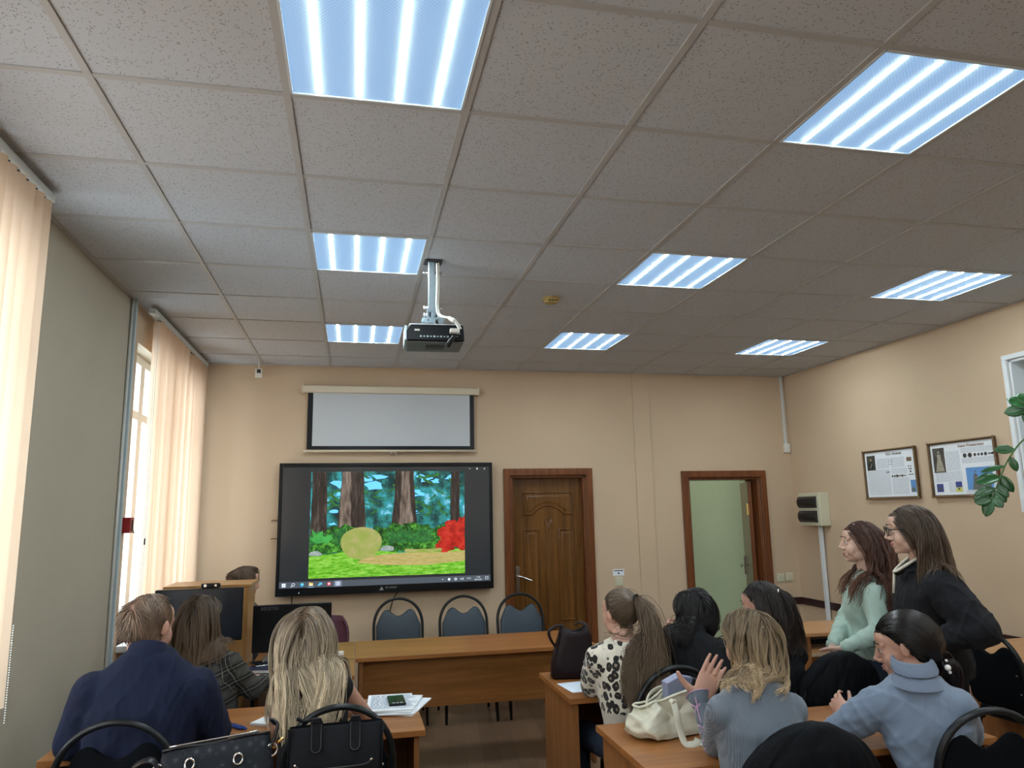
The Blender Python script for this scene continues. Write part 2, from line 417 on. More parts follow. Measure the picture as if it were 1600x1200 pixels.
def shrink(P, d):
    n = len(P); out = []
    cx = sum(p[0] for p in P) / n; cz = sum(p[1] for p in P) / n
    area = sum(P[i][0] * P[(i + 1) % n][1] - P[(i + 1) % n][0] * P[i][1] for i in range(n))
    s = 1 if area > 0 else -1
    for i in range(n):
        a = Vector(P[i - 1]); b = Vector(P[i]); c_ = Vector(P[(i + 1) % n])
        e1 = (b - a); e2 = (c_ - b)
        if e1.length < 1e-6: e1 = e2.copy()
        if e2.length < 1e-6: e2 = e1.copy()
        e1.normalize(); e2.normalize()
        n1 = Vector((-e1.y, e1.x)) * s; n2 = Vector((-e2.y, e2.x)) * s; m_ = n1 + n2
        k = m_.dot(n1)
        m_ = m_ / k if k > .4 else n1
        out.append((b.x + m_.x * d, b.y + m_.y * d))
    return out
def door_leaf(parent, x0, x1, zt, y):
    w = x1 - x0
    mb = MB(); mb.box2((x0, y, .01), (x1, y + .04, zt)); leaf = mb.build('door_leaf', M['door_wood'], parent)
    a, b = x0 + .115, x1 - .085; m_ = (b - a)
    P = [('arch_bottom', a, b, 1.60, 1.83), ('rect', a, a + .165, .60, 1.47), ('mid', a + .225, b - .225, .60, 1.50), ('rect', b - .165, b, .60, 1.47), ('dip_top', a, b, .10, .46)]
    for kind, p0, p1, q0, q1 in P:
        O = panel_outline(kind, p0, p1, q0, q1); pm = MB(); n = len(O)
        prof = [(0, -.001), (.004, .010), (.010, .012), (.018, .003), (.024, .002), (.05, .010)]
        rings = [[(q[0], y - h, q[1]) for q in shrink(O, d)] for d, h in prof]
        pm.loft(rings, True, False); pm.add(rings[-1], [tuple(range(n))]); pm.build('door_panel', M['door_wood'], leaf, auto=.5)
    return leaf
leaf = door_leaf(d1, D1[0] + .025, D1[1] - .025, D1[2] - .025, YF + .09)
mb = MB(); hx = D1[0] + .075; hy = YF + .09
mb.box((hx, hy - .004, 1.0), (.038, .008, .24)); mb.cyl((hx, hy - .005, 1.03), (hx, hy - .05, 1.03), .009); mb.tube(bez([(hx, hy - .05, 1.03), (hx + .03, hy - .055, 1.025), (hx + .13, hy - .05, .985)], 5), [.009] * 11, 10)
mb.build('door_handle', M['chrome'], leaf, bevel=.002)
d2 = struct(casing(2, *D2).build('door_2', M['door_frame'], bevel=.006, seg=2))
# open leaf: swung into the corridor about the right jamb
mb = MB(); lw = .76; mb.box((0, 0, 0), (1, 1, 1)); mb.v = [((v[0] + .5) * .04, (v[1] + .5) * lw, .01 + (v[2] + .5) * 1.90) for v in mb.v]
lf = mb.build('door_leaf', M['door_frame'], d2, bevel=.003); lf.location = (D2[1] - .085, YF + .10, 0); lf.rotation_euler = (0, 0, math.radians(-24))
mb = MB(); mb.box((-.004, .02, 1.62), (.012, .05, .11)); mb.cyl((-.012, -.006, 1.56), (-.012, -.006, 1.68), .009); mb.box((-.004, .02, .42), (.012, .05, .11)); mb.build('hinge', M['brass'], lf)
mb = MB(); mb.box((-.012, lw - .06, 1.0), (.014, .035, .2)); mb.tube([(-.02, lw - .06, 1.0), (-.06, lw - .06, 1.0), (-.06, lw - .17, .99)], .009, 8); mb.build('door_handle', M['chrome'], lf)
# ================================================================== CEILING FIXTURES
M['lamp_tube'] = emit('led_bar_light', (.86, .97, 1.0), LAMP_TUBE)
def panel_mat():
    m, N, L, b = _nt('prismatic_lamp_cover')
    v = coords(N, L, 'Object', (1, 1, 1), (0, 0, PI / 4))
    vo = N.new('ShaderNodeTexVoronoi'); vo.inputs['Scale'].default_value = 105; vo.inputs['Randomness'].default_value = .0; L.new(v, vo.inputs['Vector'])
    # cover glows brighter over the four bars behind it
    t = N.new('ShaderNodeTexCoord'); sp = N.new('ShaderNodeSeparateXYZ'); L.new(t.outputs['Object'], sp.inputs[0])
    x = sp.outputs[0]
    w = math_(N, L, 'COSINE', math_(N, L, 'MULTIPLY', math_(N, L, 'SUBTRACT', x, .065), 2 * PI / .13))
    w = math_(N, L, 'POWER', math_(N, L, 'MAXIMUM', math_(N, L, 'MULTIPLY_ADD', w, .5, .5), 0.0), 3.0)
    d = ramp(N, L, vo.outputs['Distance'], [(.2, (1, 1, 1)), (.50, (.50, .50, .50))])
    c = mix(N, L, w, (.32, .66, 1.15), (.75, 1.15, 1.35))
    mu = N.new('ShaderNodeMix'); mu.data_type = 'RGBA'; mu.blend_type = 'MULTIPLY'; mu.inputs[0].default_value = 1; L.new(c, mu.inputs[6]); L.new(d, mu.inputs[7])
    L.new(mu.outputs[2], b.inputs['Emission Color']); b.inputs['Emission Strength'].default_value = LAMP_PANEL
    b.inputs['Base Color'].default_value = (.3, .35, .4, 1); b.inputs['Roughness'].default_value = .4; return m
M['lamp_panel'] = panel_mat()
M['lamp_frame'] = plain('white_lamp_frame', (.6, .66, .7), .5)
def make_lamp(loc, label):
    t = thing('ceiling_lamp', label, 'lamp', loc, 0, 'recessed square ceiling lamps')
    mb = MB(); a = .288; w = .008
    mb.box((0, -a + w / 2, -.004), (2 * a, w, .008)); mb.box((0, a - w / 2, -.004), (2 * a, w, .008)); mb.box((-a + w / 2, 0, -.004), (w, 2 * a, .008)); mb.box((a - w / 2, 0, -.004), (w, 2 * a, .008))
    mb.build('lamp_frame', M['lamp_frame'], t)
    mb = MB(); mb.box((0, 0, -.001), (2 * a - .01, 2 * a - .01, .004)); mb.build('lamp_cover', M['lamp_panel'], t)
    for k in range(4):
        mb = MB(); mb.tube([(-.195 + .13 * k, -.265, -.0035), (-.195 + .13 * k, .265, -.0035)], [.0085, .0085], 8, flat=.25, nrm=(1, 0, 0)); mb.build('light_bar', M['lamp_tube'], t)
    return t
LP = [(.9, -.3, 'square ceiling lamp nearest the camera, cut by the top edge, left of centre'),
      (.9, 1.5, 'square ceiling lamp beside the projector mount, second back in the left column'),
      (.9, 3.3, 'small far square ceiling lamp behind the projector, over the pull-down screen'),
      (2.7, -.3, 'large slanted square ceiling lamp at the upper right of the photo'),
      (2.7, 1.5, 'square ceiling lamp in the middle column, beyond the smoke detector to its right'),
      (2.7, 3.3, 'far square ceiling lamp above the panelled door and wall pilaster'),
      (4.5, 1.5, 'square ceiling lamp at the right, above the two framed posters'),
      (4.5, 3.3, 'far square ceiling lamp in the back right, above the open doorway'),
      (4.5, -.3, 'square ceiling lamp out at the near right'), (.9, -2.1, 'square ceiling lamp above the camera'), (2.7, -2.1, 'square ceiling lamp right of the camera'), (4.5, -2.1, 'square ceiling lamp behind at the right'),
      (.9, -3.9, 'square ceiling lamp at the rear left'), (2.7, -3.9, 'square ceiling lamp at the rear middle'), (4.5, -3.9, 'square ceiling lamp at the rear right')]
L0 = make_lamp((LP[0][0], LP[0][1], H - .001), LP[0][2])
for x, y, lb in LP[1:]: dup(L0, (x, y, H - .001), 0, lb)
# corridor lamp
mb = MB(); mb.box((4.5, 5.5, H - .02), (.55, .55, .03)); tag(mb.build('corridor_lamp', emit('corridor_light', (1, .97, .85), 6)), 'corridor ceiling lamp beyond the open doorway', 'lamp')
# smoke detector
M['aged'] = plain('aged_yellow_plastic', (.42, .31, .10), .5)
t = thing('smoke_detector', 'round yellowed smoke detector on the ceiling right of the projector', 'smoke detector', (2.096, 2.156, H))
mb = MB(); mb.cyl((0, 0, 0), (0, 0, -.018), .058, .055, 28); mb.cyl((0, 0, -.018), (0, 0, -.034), .05, .04, 28); mb.build('housing', M['aged'], t, auto=.6)
mb = MB()
for k in (-1, 0, 1): mb.box((k * .022, -.045, -.026), (.014, .004, .006), (0, 0, 0))
mb.build('vent_slot', M['blackplastic'], t)
# ceiling projector on pole
M['silver'] = plain('silver_paint', (.42, .52, .58), .3, .7)
t = thing('projector_mount', 'silver telescopic ceiling pole holding the projector', 'projector mount', (1.25, 1.56, 0))
mb = MB(); mb.box((0, 0, H - .006), (.10, .08, .012)); mb.build('ceiling_plate', M['darkgrey'], t, bevel=.002)
mb = MB(); mb.box((-.008, 0, H - .15), (.036, .034, .30)); mb.box((.004, 0, 2.83), (.030, .028, .24)); mb.build('pole', M['silver'], t, bevel=.004)
mb = MB(); mb.box((.022, .0, H - .19), (.014, .03, .36)); mb.build('pole_channel', M['darkgrey'], t, bevel=.002)
mb = MB()
for z_ in (2.96, 2.76, 2.72): mb.cyl((-.05, 0, z_), (.05, 0, z_), .006, n=10); mb.ell((-.045, 0, z_), (.009, .009, .009)); mb.ell((.045, 0, z_), (.009, .009, .009))
mb.build('bolt', M['chrome'], t, smooth=True)
mb = MB(); mb.box((-.028, 0, 2.715), (.008, .05, .07)); mb.box((.028, 0, 2.715), (.008, .05, .07)); mb.box((0, 0, 2.691), (.12, .1, .006)); mb.cyl((0, 0, 2.69), (0, 0, 2.74), .016); mb.build('bracket', M['silver'], t, bevel=.001)
cb = bez([(.02, -.025, H - .02), (.022, -.025, 2.9), (.018, -.03, 2.76), (.03, -.06, 2.70), (.09, -.13, 2.665), (.125, -.155, 2.605)], 8)
mb = MB(); mb.tube(cb, .0055, 8); mb.tube([p + Vector((.01, .004, .004)) for p in cb], .004, 8); mb.build('white_cable', M['white'], t, smooth=True)
mb = MB(); mb.tube(bez([(.075, -.115, 2.676), (.10, -.14, 2.65)], 4), .012, 10); mb.box((.10, -.155, 2.594), (.05, .035, .022)); mb.build('cable_connector', M['white'], t, bevel=.003)
t = thing('projector', 'black ceiling projector with white side seen from behind', 'projector', (1.262, 1.60, 2.60), math.radians(-2))
mb = MB(); mb.poly([(-.155, -.045), (.155, -.045), (.155, -.008), (.148, .045), (-.135, .045), (-.155, .01)], -.125, -.11, 'y'); mb.poly([(-.15, -.045), (.15, -.045), (.15, .038), (-.14, .04)], -.111, .115, 'y'); mb.build('body', M['blackplastic'], t, bevel=.006)
mb = MB(); mb.box((0, 0, .046), (.285, .22, .010)); mb.build('top_shell', M['lamp_frame'], t, bevel=.004)
mb = MB(); mb.box((0, 0, -.05), (.30, .225, .010)); mb.build('underside', plain('projector_underside', (.10, .105, .11), .4), t, bevel=.004)
mb = MB(); mb.poly([(-.115, -.042), (.11, -.042), (.11, .038), (-.115, .038)], -.166, -.150, 'x'); mb.build('side_grille', M['silver'], t, bevel=.003)
mb = MB()
for k in range(9): mb.box((-.10 + .018 * k + .02, -.126, -.022), (.010, .003, .006 if k % 2 else .009))
for k in range(3): mb.box((.115 + (k % 2) * .013, -.126, -.005 - .014 * (k // 2)), (.006, .003, .006))
mb.build('socket', M['silver'], t)
mb = MB(); mb.box((-.10, -.127, .012), (.028, .003, .009)); mb.build('maker_plate', M['white'], t)
mb = MB(); mb.cyl((-.11, 0, .05), (-.11, 0, .062), .018); mb.cyl((.12, 0, .05), (.12, 0, .062), .014); mb.box((.0, -.02, -.06), (.10, .06, .008)); mb.build('foot', M['darkgrey'], t)
mb = MB(); mb.tube(bez([(.092, -.130, -.01), (.09, -.155, -.03), (.07, -.16, -.062), (.058, -.155, -.085)], 5), [.010] * 8 + [.014] * 8, 10); mb.build('power_plug', M['blackplastic'], t, smooth=True)
# wall camera box near ceiling corner
t = thing('motion_sensor', 'small white sensor hanging by the ceiling above the blinds corner', 'sensor', (-.02, 4.50, H - .075))
mb = MB(); mb.box((0, -.0, -.03), (.060, .045, .085), (.25, 0, .1)); mb.build('housing', M['white'], t, bevel=.006)
mb = MB(); mb.cyl((0, .0, .0), (0, .0, .075), .008); mb.build('stem', M['white'], t)
mb = MB(); mb.box((.004, -.026, -.018), (.034, .006, .034), (.25, 0, .1)); mb.build('lens', M['darkgrey'], t, bevel=.004)

# ================================================================== BACK WALL ITEMS
# pull-down screen
M['screen_cloth'] = plain('projection_cloth', (.50, .53, .56), .8)
M['cream'] = plain('cream_metal', (.62, .55, .42), .45)
t = thing('projection_screen', 'half lowered white projection screen above the television', 'projection screen', (0, 0, 0))
mb = MB(); mb.box2((.365, 4.545, 2.762), (2.012, 4.615, 2.83)); mb.build('screen_case', M['cream'], t, bevel=.01, seg=3)
mb = MB(); mb.box2((.358, 4.54, 2.758), (.372, 4.618, 2.834)); mb.box2((2.005, 4.54, 2.758), (2.019, 4.618, 2.834)); mb.build('end_cap', M['cream'], t, bevel=.004)
mb = MB(); mb.box2((.415, 4.572, 2.235), (1.968, 4.574, 2.765)); mb.build('black_border', M['blackplastic'], t)
mb = MB(); mb.box2((.462, 4.569, 2.268), (1.925, 4.5715, 2.765)); mb.build('screen_cloth', M['screen_cloth'], t)
mb = MB(); mb.tube([(.385, 4.573, 2.222), (1.995, 4.573, 2.222)], .012, 10); mb.build('bottom_bar', M['cream'], t, smooth=True)
mb = MB(); mb.tube([(1.2 + .032 * math.cos(a * PI / 8), 4.568, 2.195 + .016 * math.sin(a * PI / 8)) for a in range(16)], .0025, 6, closed=True); mb.build('pull_ring', M['chrome'], t, smooth=True)

# television / interactive panel
t = thing('television', 'large wall-mounted black interactive television showing a cartoon forest', 'television', (0, 0, 0))
tx0, tx1, tz0, tz1, ty = .190, 2.130, .948, 2.108, 4.53
mb = MB(); mb.box2((tx0, ty, tz0), (tx1, ty + .075, tz1)); mb.build('casing', M['blackplastic'], t, bevel=.008, seg=3)
mb = MB()
b_ = .030
mb.box2((tx0, ty - .012, tz0), (tx0 + b_, ty, tz1)); mb.box2((tx1 - b_, ty - .012, tz0), (tx1, ty, tz1)); mb.box2((tx0 + b_, ty - .012, tz1 - .036), (tx1 - b_, ty, tz1)); mb.box2((tx0 + b_, ty - .012, tz0), (tx1 - b_, ty, tz0 + .068))
mb.build('bezel', M['blackplastic'], t, bevel=.003)
mb = MB()
for x_, z_ in ((tx0 + .15, 1.2), (tx1 - .15, 1.2)): mb.box2((x_, ty + .07, z_), (x_ + .05, YF, z_ + .6))
mb.build('wall_bracket', M['darkgrey'], t)
sx0, sx1, sz0, sz1 = tx0 + b_, tx1 - b_, tz0 + .068, tz1 - .036
M['scr_dark'] = emit('screen_dark', (.010, .012, .014), 1.0)
M['scr_dark'].node_tree.nodes['Principled BSDF'].inputs['Roughness'].default_value = .12
mb = MB(); mb.box2((sx0, ty - .003, sz0), (sx1, ty, sz1)); mb.build('screen_glass', M['scr_dark'], t)
def emt(name, stops, scale, kind='noise', stretch=(1, 1, 1), s=.5):
    m, N, L, b = _nt(name); v = coords(N, L, 'Object', stretch)
    f = noise(N, L, v, scale, 4, .65)
    L.new(ramp(N, L, f, stops), b.inputs['Emission Color']); b.inputs['Emission Strength'].default_value = s
    b.inputs['Base Color'].default_value = (.01, .01, .01, 1); b.inputs['Roughness'].default_value = .15; return m
E_ = {}
E_['teal'] = emt('forest_background', [(.32, (.002, .02, .02)), (.45, (.01, .10, .10)), (.53, (.03, .27, .25)), (.60, (.02, .35, .42)), (.66, (.25, .7, .95))], 9, stretch=(1, 1, .9))
E_['bark'] = emt('tree_bark', [(.3, (.008, .007, .006)), (.55, (.05, .035, .03)), (.75, (.16, .13, .11))], 10, stretch=(4, 1, .7))
E_['barkl'] = emt('tree_bark_light', [(.3, (.04, .03, .025)), (.5, (.20, .15, .12)), (.75, (.42, .34, .28))], 10, stretch=(4, 1, .7))
E_['grass'] = emt('meadow_grass', [(.3, (.05, .28, .01)), (.5, (.20, .62, .03)), (.7, (.5, .85, .18))], 18, stretch=(1, 1, 5))
E_['path'] = emt('sandy_path', [(.3, (.42, .40, .08)), (.7, (.72, .55, .26))], 16, stretch=(1, 1, 5))
E_['bush'] = emt('leafy_bush', [(.35, (.004, .03, .004)), (.5, (.02, .14, .015)), (.62, (.10, .42, .04)), (.75, (.3, .7, .12))], 26)
E_['fern'] = emt('fern_leaf', [(.3, (.01, .06, .02)), (.7, (.05, .30, .06))], 30)
E_['leaf'] = emt('bright_leaf', [(.3, (.03, .32, .05)), (.7, (.10, .6, .12))], 14)
E_['moss'] = emt('mossy_stone', [(.3, (.30, .42, .06)), (.5, (.42, .46, .13)), (.7, (.55, .48, .22))], 12)
E_['red'] = emt('autumn_bush', [(.3, (.20, .008, .006)), (.5, (.55, .02, .012)), (.7, (.75, .06, .03))], 16)
E_['rock'] = emt('pale_rock', [(.3, (.20, .27, .25)), (.7, (.5, .6, .55))], 20)
E_['sky'] = emit('sky_patch', (.10, .42, .95), 1.0)
px0, px1, pz0, pz1 = .466, 1.862, 1.092, 2.030
LY = [0]
def flat(mb, pts, mi=0):
    """picture layer polygon in picture fractions (u right, v up)"""
    LY[0] += 1; y = ty - .0035 - .00003 * LY[0]
    mb.add([(px0 + (px1 - px0) * min(1, max(0, u)), y, pz0 + (pz1 - pz0) * min(1, max(0, v))) for u, v in pts], [tuple(range(len(pts)))], mi)
pic = MB(); mats = [E_[k] for k in ('teal', 'bark', 'barkl', 'grass', 'path', 'bush', 'fern', 'leaf', 'moss', 'red', 'rock', 'sky')]
TE, BK, BL, GR, PA, BU, FE, LE, MO, RE, RO, SK = range(12)
flat(pic, [(0, 0), (1, 0), (1, 1), (0, 1)], TE)
rr = random.Random(3)
def blob(cx, cy, rx, ry, mi, n=22, j=.12, half=False, top=None):
    P = []
    for k in range(n):
        a = 2 * PI * k / n; q = 1 + rr.uniform(-j, j); P.append((cx + rx * q * math.cos(a), cy + ry * q * math.sin(a) * (0.25 if half and math.sin(a) < 0 else 1)))
    flat(pic, P, mi)
for cx, cy, w_ in ((.17, .88, .05), (.19, .78, .03), (.14, .50, .02), (.40, .86, .05), (.44, .95, .04), (.36, .93, .03), (.69, .78, .04), (.74, .93, .05), (.80, .90, .03), (.90, .93, .035), (.69, .60, .02), (.15, .62, .025)):
    blob(cx, cy, w_, w_ * .7, SK, 9, .5)
def branch(x, y, dx, dy, w):
    flat(pic, [(x, y + w), (x + dx * .5, y + dy * .4 - w * .3), (x + dx, y + dy), (x + dx * .5, y + dy * .6 - w * 1.2), (x, y - w)], FE)
for _ in range(46):
    x = rr.uniform(.1, .95); branch(x, rr.uniform(.6, .98), rr.choice((-1, 1)) * rr.uniform(.05, .12), -rr.uniform(.01, .07), rr.uniform(.008, .02))
def trunk(x0, x1, w0, w1, mi):
    c0, c1 = x0, x1; P = []
    for k in range(9): t_ = k / 8; P.append((c0 + (c1 - c0) * t_ - (w0 * (1 - t_) ** 1.6 + w1 * (1 - (1 - t_) ** 1.6)) / 2 + rr.uniform(-.003, .003), .30 + .7 * t_))
    for k in range(8, -1, -1): t_ = k / 8; P.append((c0 + (c1 - c0) * t_ + (w0 * (1 - t_) ** 1.6 + w1 * (1 - (1 - t_) ** 1.6)) / 2 + rr.uniform(-.003, .003), .30 + .7 * t_))
    flat(pic, P, mi)
trunk(.055, .055, .11, .09, BK); trunk(.26, .265, .21, .14, BK); trunk(.215, .225, .09, .055, BL); trunk(.60, .60, .20, .12, BK); trunk(.615, .605, .12, .05, BL); trunk(.93, .94, .06, .06, BK)
# undergrowth
for cx, cy, rx, ry in ((.06, .30, .10, .12), (.20, .36, .12, .13), (.42, .33, .10, .13), (.55, .35, .13, .14), (.68, .36, .14, .15), (.84, .34, .16, .13), (.97, .3, .08, .12)):
    blob(cx, cy, rx, ry, BU if rx > .11 else FE, 26, .2)
for cx in (.05, .19, .24, .52, .58, .66, .73):
    for k in range(9):
        a = PI * (.12 + .095 * k); l = rr.uniform(.08, .15)
        flat(pic, [(cx - .006, .30), (cx + l * .6 * math.cos(a) - .012, .30 + l * 1.1 * math.sin(a)), (cx + l * math.cos(a), .30 + l * 1.3 * math.sin(a)), (cx + l * .6 * math.cos(a) + .012, .30 + l * .9 * math.sin(a)), (cx + .006, .30)], LE if cx < .1 and k % 2 else FE)
flat(pic, [(0, .36), (.06, .42), (.11, .36), (.05, .33)], LE); flat(pic, [(.03, .33), (.12, .40), (.15, .37), (.10, .31)], LE)
flat(pic, [(0, 0)] + [(1, 0), (1, .225)] + [(1 - k / 20, .225 + .012 * math.sin(k * 1.3)) for k in range(1, 20)] + [(0, .20)], GR)
flat(pic, [(.30, .13), (.50, .10), (.75, .09), (1, .12), (1, .215), (.8, .21), (.62, .215), (.35, .19)], PA)
blob(.09, .25, .10, .075, BU, 24, .12, True); blob(.04, .215, .05, .035, RO, 9, .2, True); blob(.49, .245, .045, .035, RO, 9, .25, True)
blob(.73, .23, .13, .065, MO, 24, .08, True); blob(.73, .255, .12, .05, BU, 24, .12, True)
blob(.325, .30, .125, .115, BU, 20, .10)
# the forest floor keeps a plain mossy boulder and a red shrub where the figures stood
P = [(.325 + .13 * math.cos(2 * PI * k / 60) * (1 + .03 * math.sin(2 * PI * 3 * k / 60)), .315 + .155 * math.sin(2 * PI * k / 60) * (1 + .03 * math.sin(2 * PI * 2 * k / 60 + 1))) for k in range(60)]; flat(pic, P, MO)
for cx, cy, r_ in ((.90, .32, .06), (.95, .40, .06), (.87, .40, .045), (.92, .46, .045), (.97, .30, .06), (.99, .50, .04), (.88, .26, .045), (.84, .28, .03)): blob(cx, cy, r_, r_ * 1.3, RE, 16, .3)
pic.build('screen_picture', mats, t)
# task bar with icons
M['scr_bar'] = emit('task_bar', (.04, .05, .065), 1.0); M['scr_white'] = emit('screen_white', (.5, .55, .6), 1.0)
mb = MB(); mb.box2((sx0, ty - .005, sz0), (sx1, ty - .003, sz0 + .052)); bar = mb.build('task_bar', M['scr_bar'], t)
iy = ty - .0062; iz = sz0 + .026
def icon(name, mt, fn):
    mb = MB(); fn(mb); mb.build(name, mt, bar)
def disc(mb, x, z, r, y=iy, n=20, r0=0):
    if r0: mb.add([(x + r * math.cos(2 * PI * k / n), y, z + r * math.sin(2 * PI * k / n)) for k in range(n)] + [(x + r0 * math.cos(2 * PI * k / n), y, z + r0 * math.sin(2 * PI * k / n)) for k in range(n)], [(k, (k + 1) % n, n + (k + 1) % n, n + k) for k in range(n)])
    else: mb.add([(x + r * math.cos(2 * PI * k / n), y, z + r * math.sin(2 * PI * k / n)) for k in range(n)], [tuple(range(n))])
X0 = sx0 + .04; DX = .077
def f(mb):
    for a in (-1, 1):
        for c_ in (-1, 1): mb.box((X0 + a * .0085, iy, iz + c_ * .0085), (.015, .0006, .015))
icon('start_icon', M['scr_white'], f)
def f(mb): disc(mb, X0 + DX + .003, iz + .003, .014, r0=.010); mb.box((X0 + DX - .010, iy, iz - .011), (.017, .0006, .005), (0, -.8, 0))
icon('search_icon', M['scr_white'], f)
icon('browser_icon', emit('icon_blue', (.02, .33, .75), .6), lambda mb: disc(mb, X0 + 2 * DX, iz, .016))
icon('browser_swirl', emit('icon_green', (.2, .75, .55), .6), lambda mb: disc(mb, X0 + 2 * DX + .004, iz + .004, .010, iy - .0005))
icon('folder_icon', emit('icon_yellow', (.9, .65, .15), .6), lambda mb: (mb.box((X0 + 3 * DX, iy, iz), (.034, .0006, .024)), mb.box((X0 + 3 * DX - .009, iy, iz + .014), (.014, .0006, .006))))
icon('folder_pocket', emit('icon_pale', (.75, .85, .9), .6), lambda mb: mb.box((X0 + 3 * DX, iy - .0006, iz - .006), (.030, .0004, .008)))
icon('active_underline', emit('icon_line', (.3, .6, .9), .6), lambda mb: mb.box((X0 + 3 * DX, iy, sz0 + .002), (.055, .0006, .003)))
icon('display_icon', emit('icon_cyan', (.12, .55, .75), .6), lambda mb: (mb.box((X0 + 4 * DX + .005, iy, iz + .004), (.026, .0006, .018)), mb.box((X0 + 4 * DX - .009, iy, iz - .007), (.018, .0006, .012))))
icon('app_icon', emit('icon_red', (.75, .05, .07), .6), lambda mb: disc(mb, X0 + 5 * DX, iz, .017))
icon('app_mark', M['scr_white'], lambda mb: mb.add([(X0 + 5 * DX + a, iy - .0006, iz + c_) for a, c_ in ((-.010, .006), (-.004, .009), (0, .005), (.004, .009), (.010, .006), (.006, -.004), (0, -.010), (-.006, -.004))], [(0, 1, 2, 3, 4, 5, 6, 7)]))
icon('active_button', emit('icon_active', (.22, .26, .38), .6), lambda mb: mb.box((X0 + 6 * DX, iy + .0003, iz), (.062, .0006, .05)))
icon('player_icon', M['scr_white'], lambda mb: disc(mb, X0 + 6 * DX, iz, .016, iy - .0004, r0=.011))
icon('play_mark', M['scr_white'], lambda mb: mb.add([(X0 + 6 * DX - .004, iy - .0006, iz - .007), (X0 + 6 * DX + .007, iy - .0006, iz), (X0 + 6 * DX - .004, iy - .0006, iz + .007)], [(0, 1, 2)]))
TX = Matrix.Rotation(PI / 2, 4, 'X')
def tx(body, size, x, z, mt=None, par=None, al='CENTER', y=None, nm='lettering', bold=0): return text(body, size, mt or M['scr_white'], par or bar, Matrix.Translation((x, iy if y is None else y, z)) @ TX, nm, al, .0002, bold)
tx('РУС', .019, sx1 - .200, iz); tx('13:38', .016, sx1 - .115, iz + .010); tx('28.04.2023', .016, sx1 - .115, iz - .011)
icon('tray_arrow', M['scr_white'], lambda mb: mb.add([(sx1 - .445 + a, iy, iz + c_) for a, c_ in ((-.008, -.003), (0, .006), (.008, -.003))], [(0, 1, 2)]))
icon('tray_icon', M['scr_white'], lambda mb: (disc(mb, sx1 - .385, iz, .012), disc(mb, sx1 - .325, iz, .012, r0=.006), mb.box((sx1 - .268, iy, iz + .0), (.006, .0006, .014)), mb.box((sx1 - .256, iy, iz), (.006, .0006, .019)), mb.box((sx1 - .280, iy, iz), (.005, .0006, .010))))
icon('notification_icon', M['scr_white'], lambda mb: [mb.box((sx1 - .035 + a, iy, iz + c_), d) for a, c_, d in ((0, .011, (.026, .0006, .003)), (0, -.009, (.026, .0006, .003)), (-.012, .001, (.003, .0006, .02)), (.012, .001, (.003, .0006, .02)))])
# window buttons on the picture viewer
mb = MB(); zb = sz1 - .022
mb.box((sx1 - .185, ty - .004, zb), (.016, .0006, .003)); mb.box((sx1 - .115, ty - .004, zb), (.013, .0006, .013)); mb.box((sx1 - .045, ty - .004, zb), (.017, .0006, .003), (0, PI / 4, 0)); mb.box((sx1 - .045, ty - .0042, zb), (.017, .0006, .003), (0, -PI / 4, 0))
mb.build('window_buttons', M['scr_white'], t)
M['logo'] = plain('grey_print', (.35, .36, .38), .5)
text('BM GROUP', .020, M['logo'], t, Matrix.Translation((1.19, ty - .0125, tz0 + .042)) @ TX, 'maker_lettering')
mb = MB(); mb.add([(1.085, ty - .0125, tz0 + .022), (1.125, ty - .0125, tz0 + .022), (1.105, ty - .0125, tz0 + .055), (1.098, ty - .0127, tz0 + .022), (1.112, ty - .0127, tz0 + .022), (1.105, ty - .0127, tz0 + .034)], [(0, 1, 2)]); mb.build('maker_mark', M['logo'], t)
mb = MB(); mb.ell((tx0 + .20, ty - .012, tz0 + .025), (.004, .002, .004)); mb.build('power_light', M['scr_white'], t)
for x_, pts in ((.33, [(.33, 4.56, .95), (.325, 4.60, .80), (.31, 4.60, .6), (.32, 4.6, .3)]), (1.25, [(1.25, 4.58, .95), (1.20, 4.59, .84), (1.16, 4.6, .6), (1.15, 4.6, .3)])):
    mb = MB(); mb.tube(bez(pts, 6), .005, 8); mb.build('power_cable', M['blackplastic'], t, smooth=True)
# two thin hooks left of the television
mb = MB(); mb.box2((.13, 4.575, 1.60), (.20, 4.62, 1.607)); mb.box2((.13, 4.575, 1.44), (.20, 4.62, 1.447)); mb.build('side_bracket', M['door_frame'], t)

# light switches
def switch(x, z, label, wdt=.082):
    t = thing('light_switch', label, 'light switch', (x, YF, z))
    mb = MB(); mb.box((0, -.005, 0), (wdt, .010, wdt)); mb.build('switch_plate', M['ivory'], t, bevel=.003)
    mb = MB(); mb.box((0, -.012, 0), (wdt * .68, .006, wdt * .68), (.06, 0, 0)); mb.build('rocker', M['ivory'], t, bevel=.002); return t
switch(3.392, .955, 'white light switch below a small notice beside the panelled door'); switch(5.145, .925, 'white wall switch just right of the open doorway'); switch(5.245, .93, 'white wall switch nearest the room corner right of the doorway')
t = thing('notice', 'small white printed notice taped above the switch beside the panelled door', 'notice', (3.392, YF - .001, 1.037))
mb = MB(); mb.box((0, -.0005, 0), (.115, .001, .062)); mb.build('paper', M['paper'], t)
mb = MB(); mb.box((0, -.0015, .017), (.095, .001, .009)); mb.cyl((-.0, -.001, -.008), (-.0, -.0022, -.008), .009); mb.build('printing', plain('ink', (.03, .03, .08), .6), t)
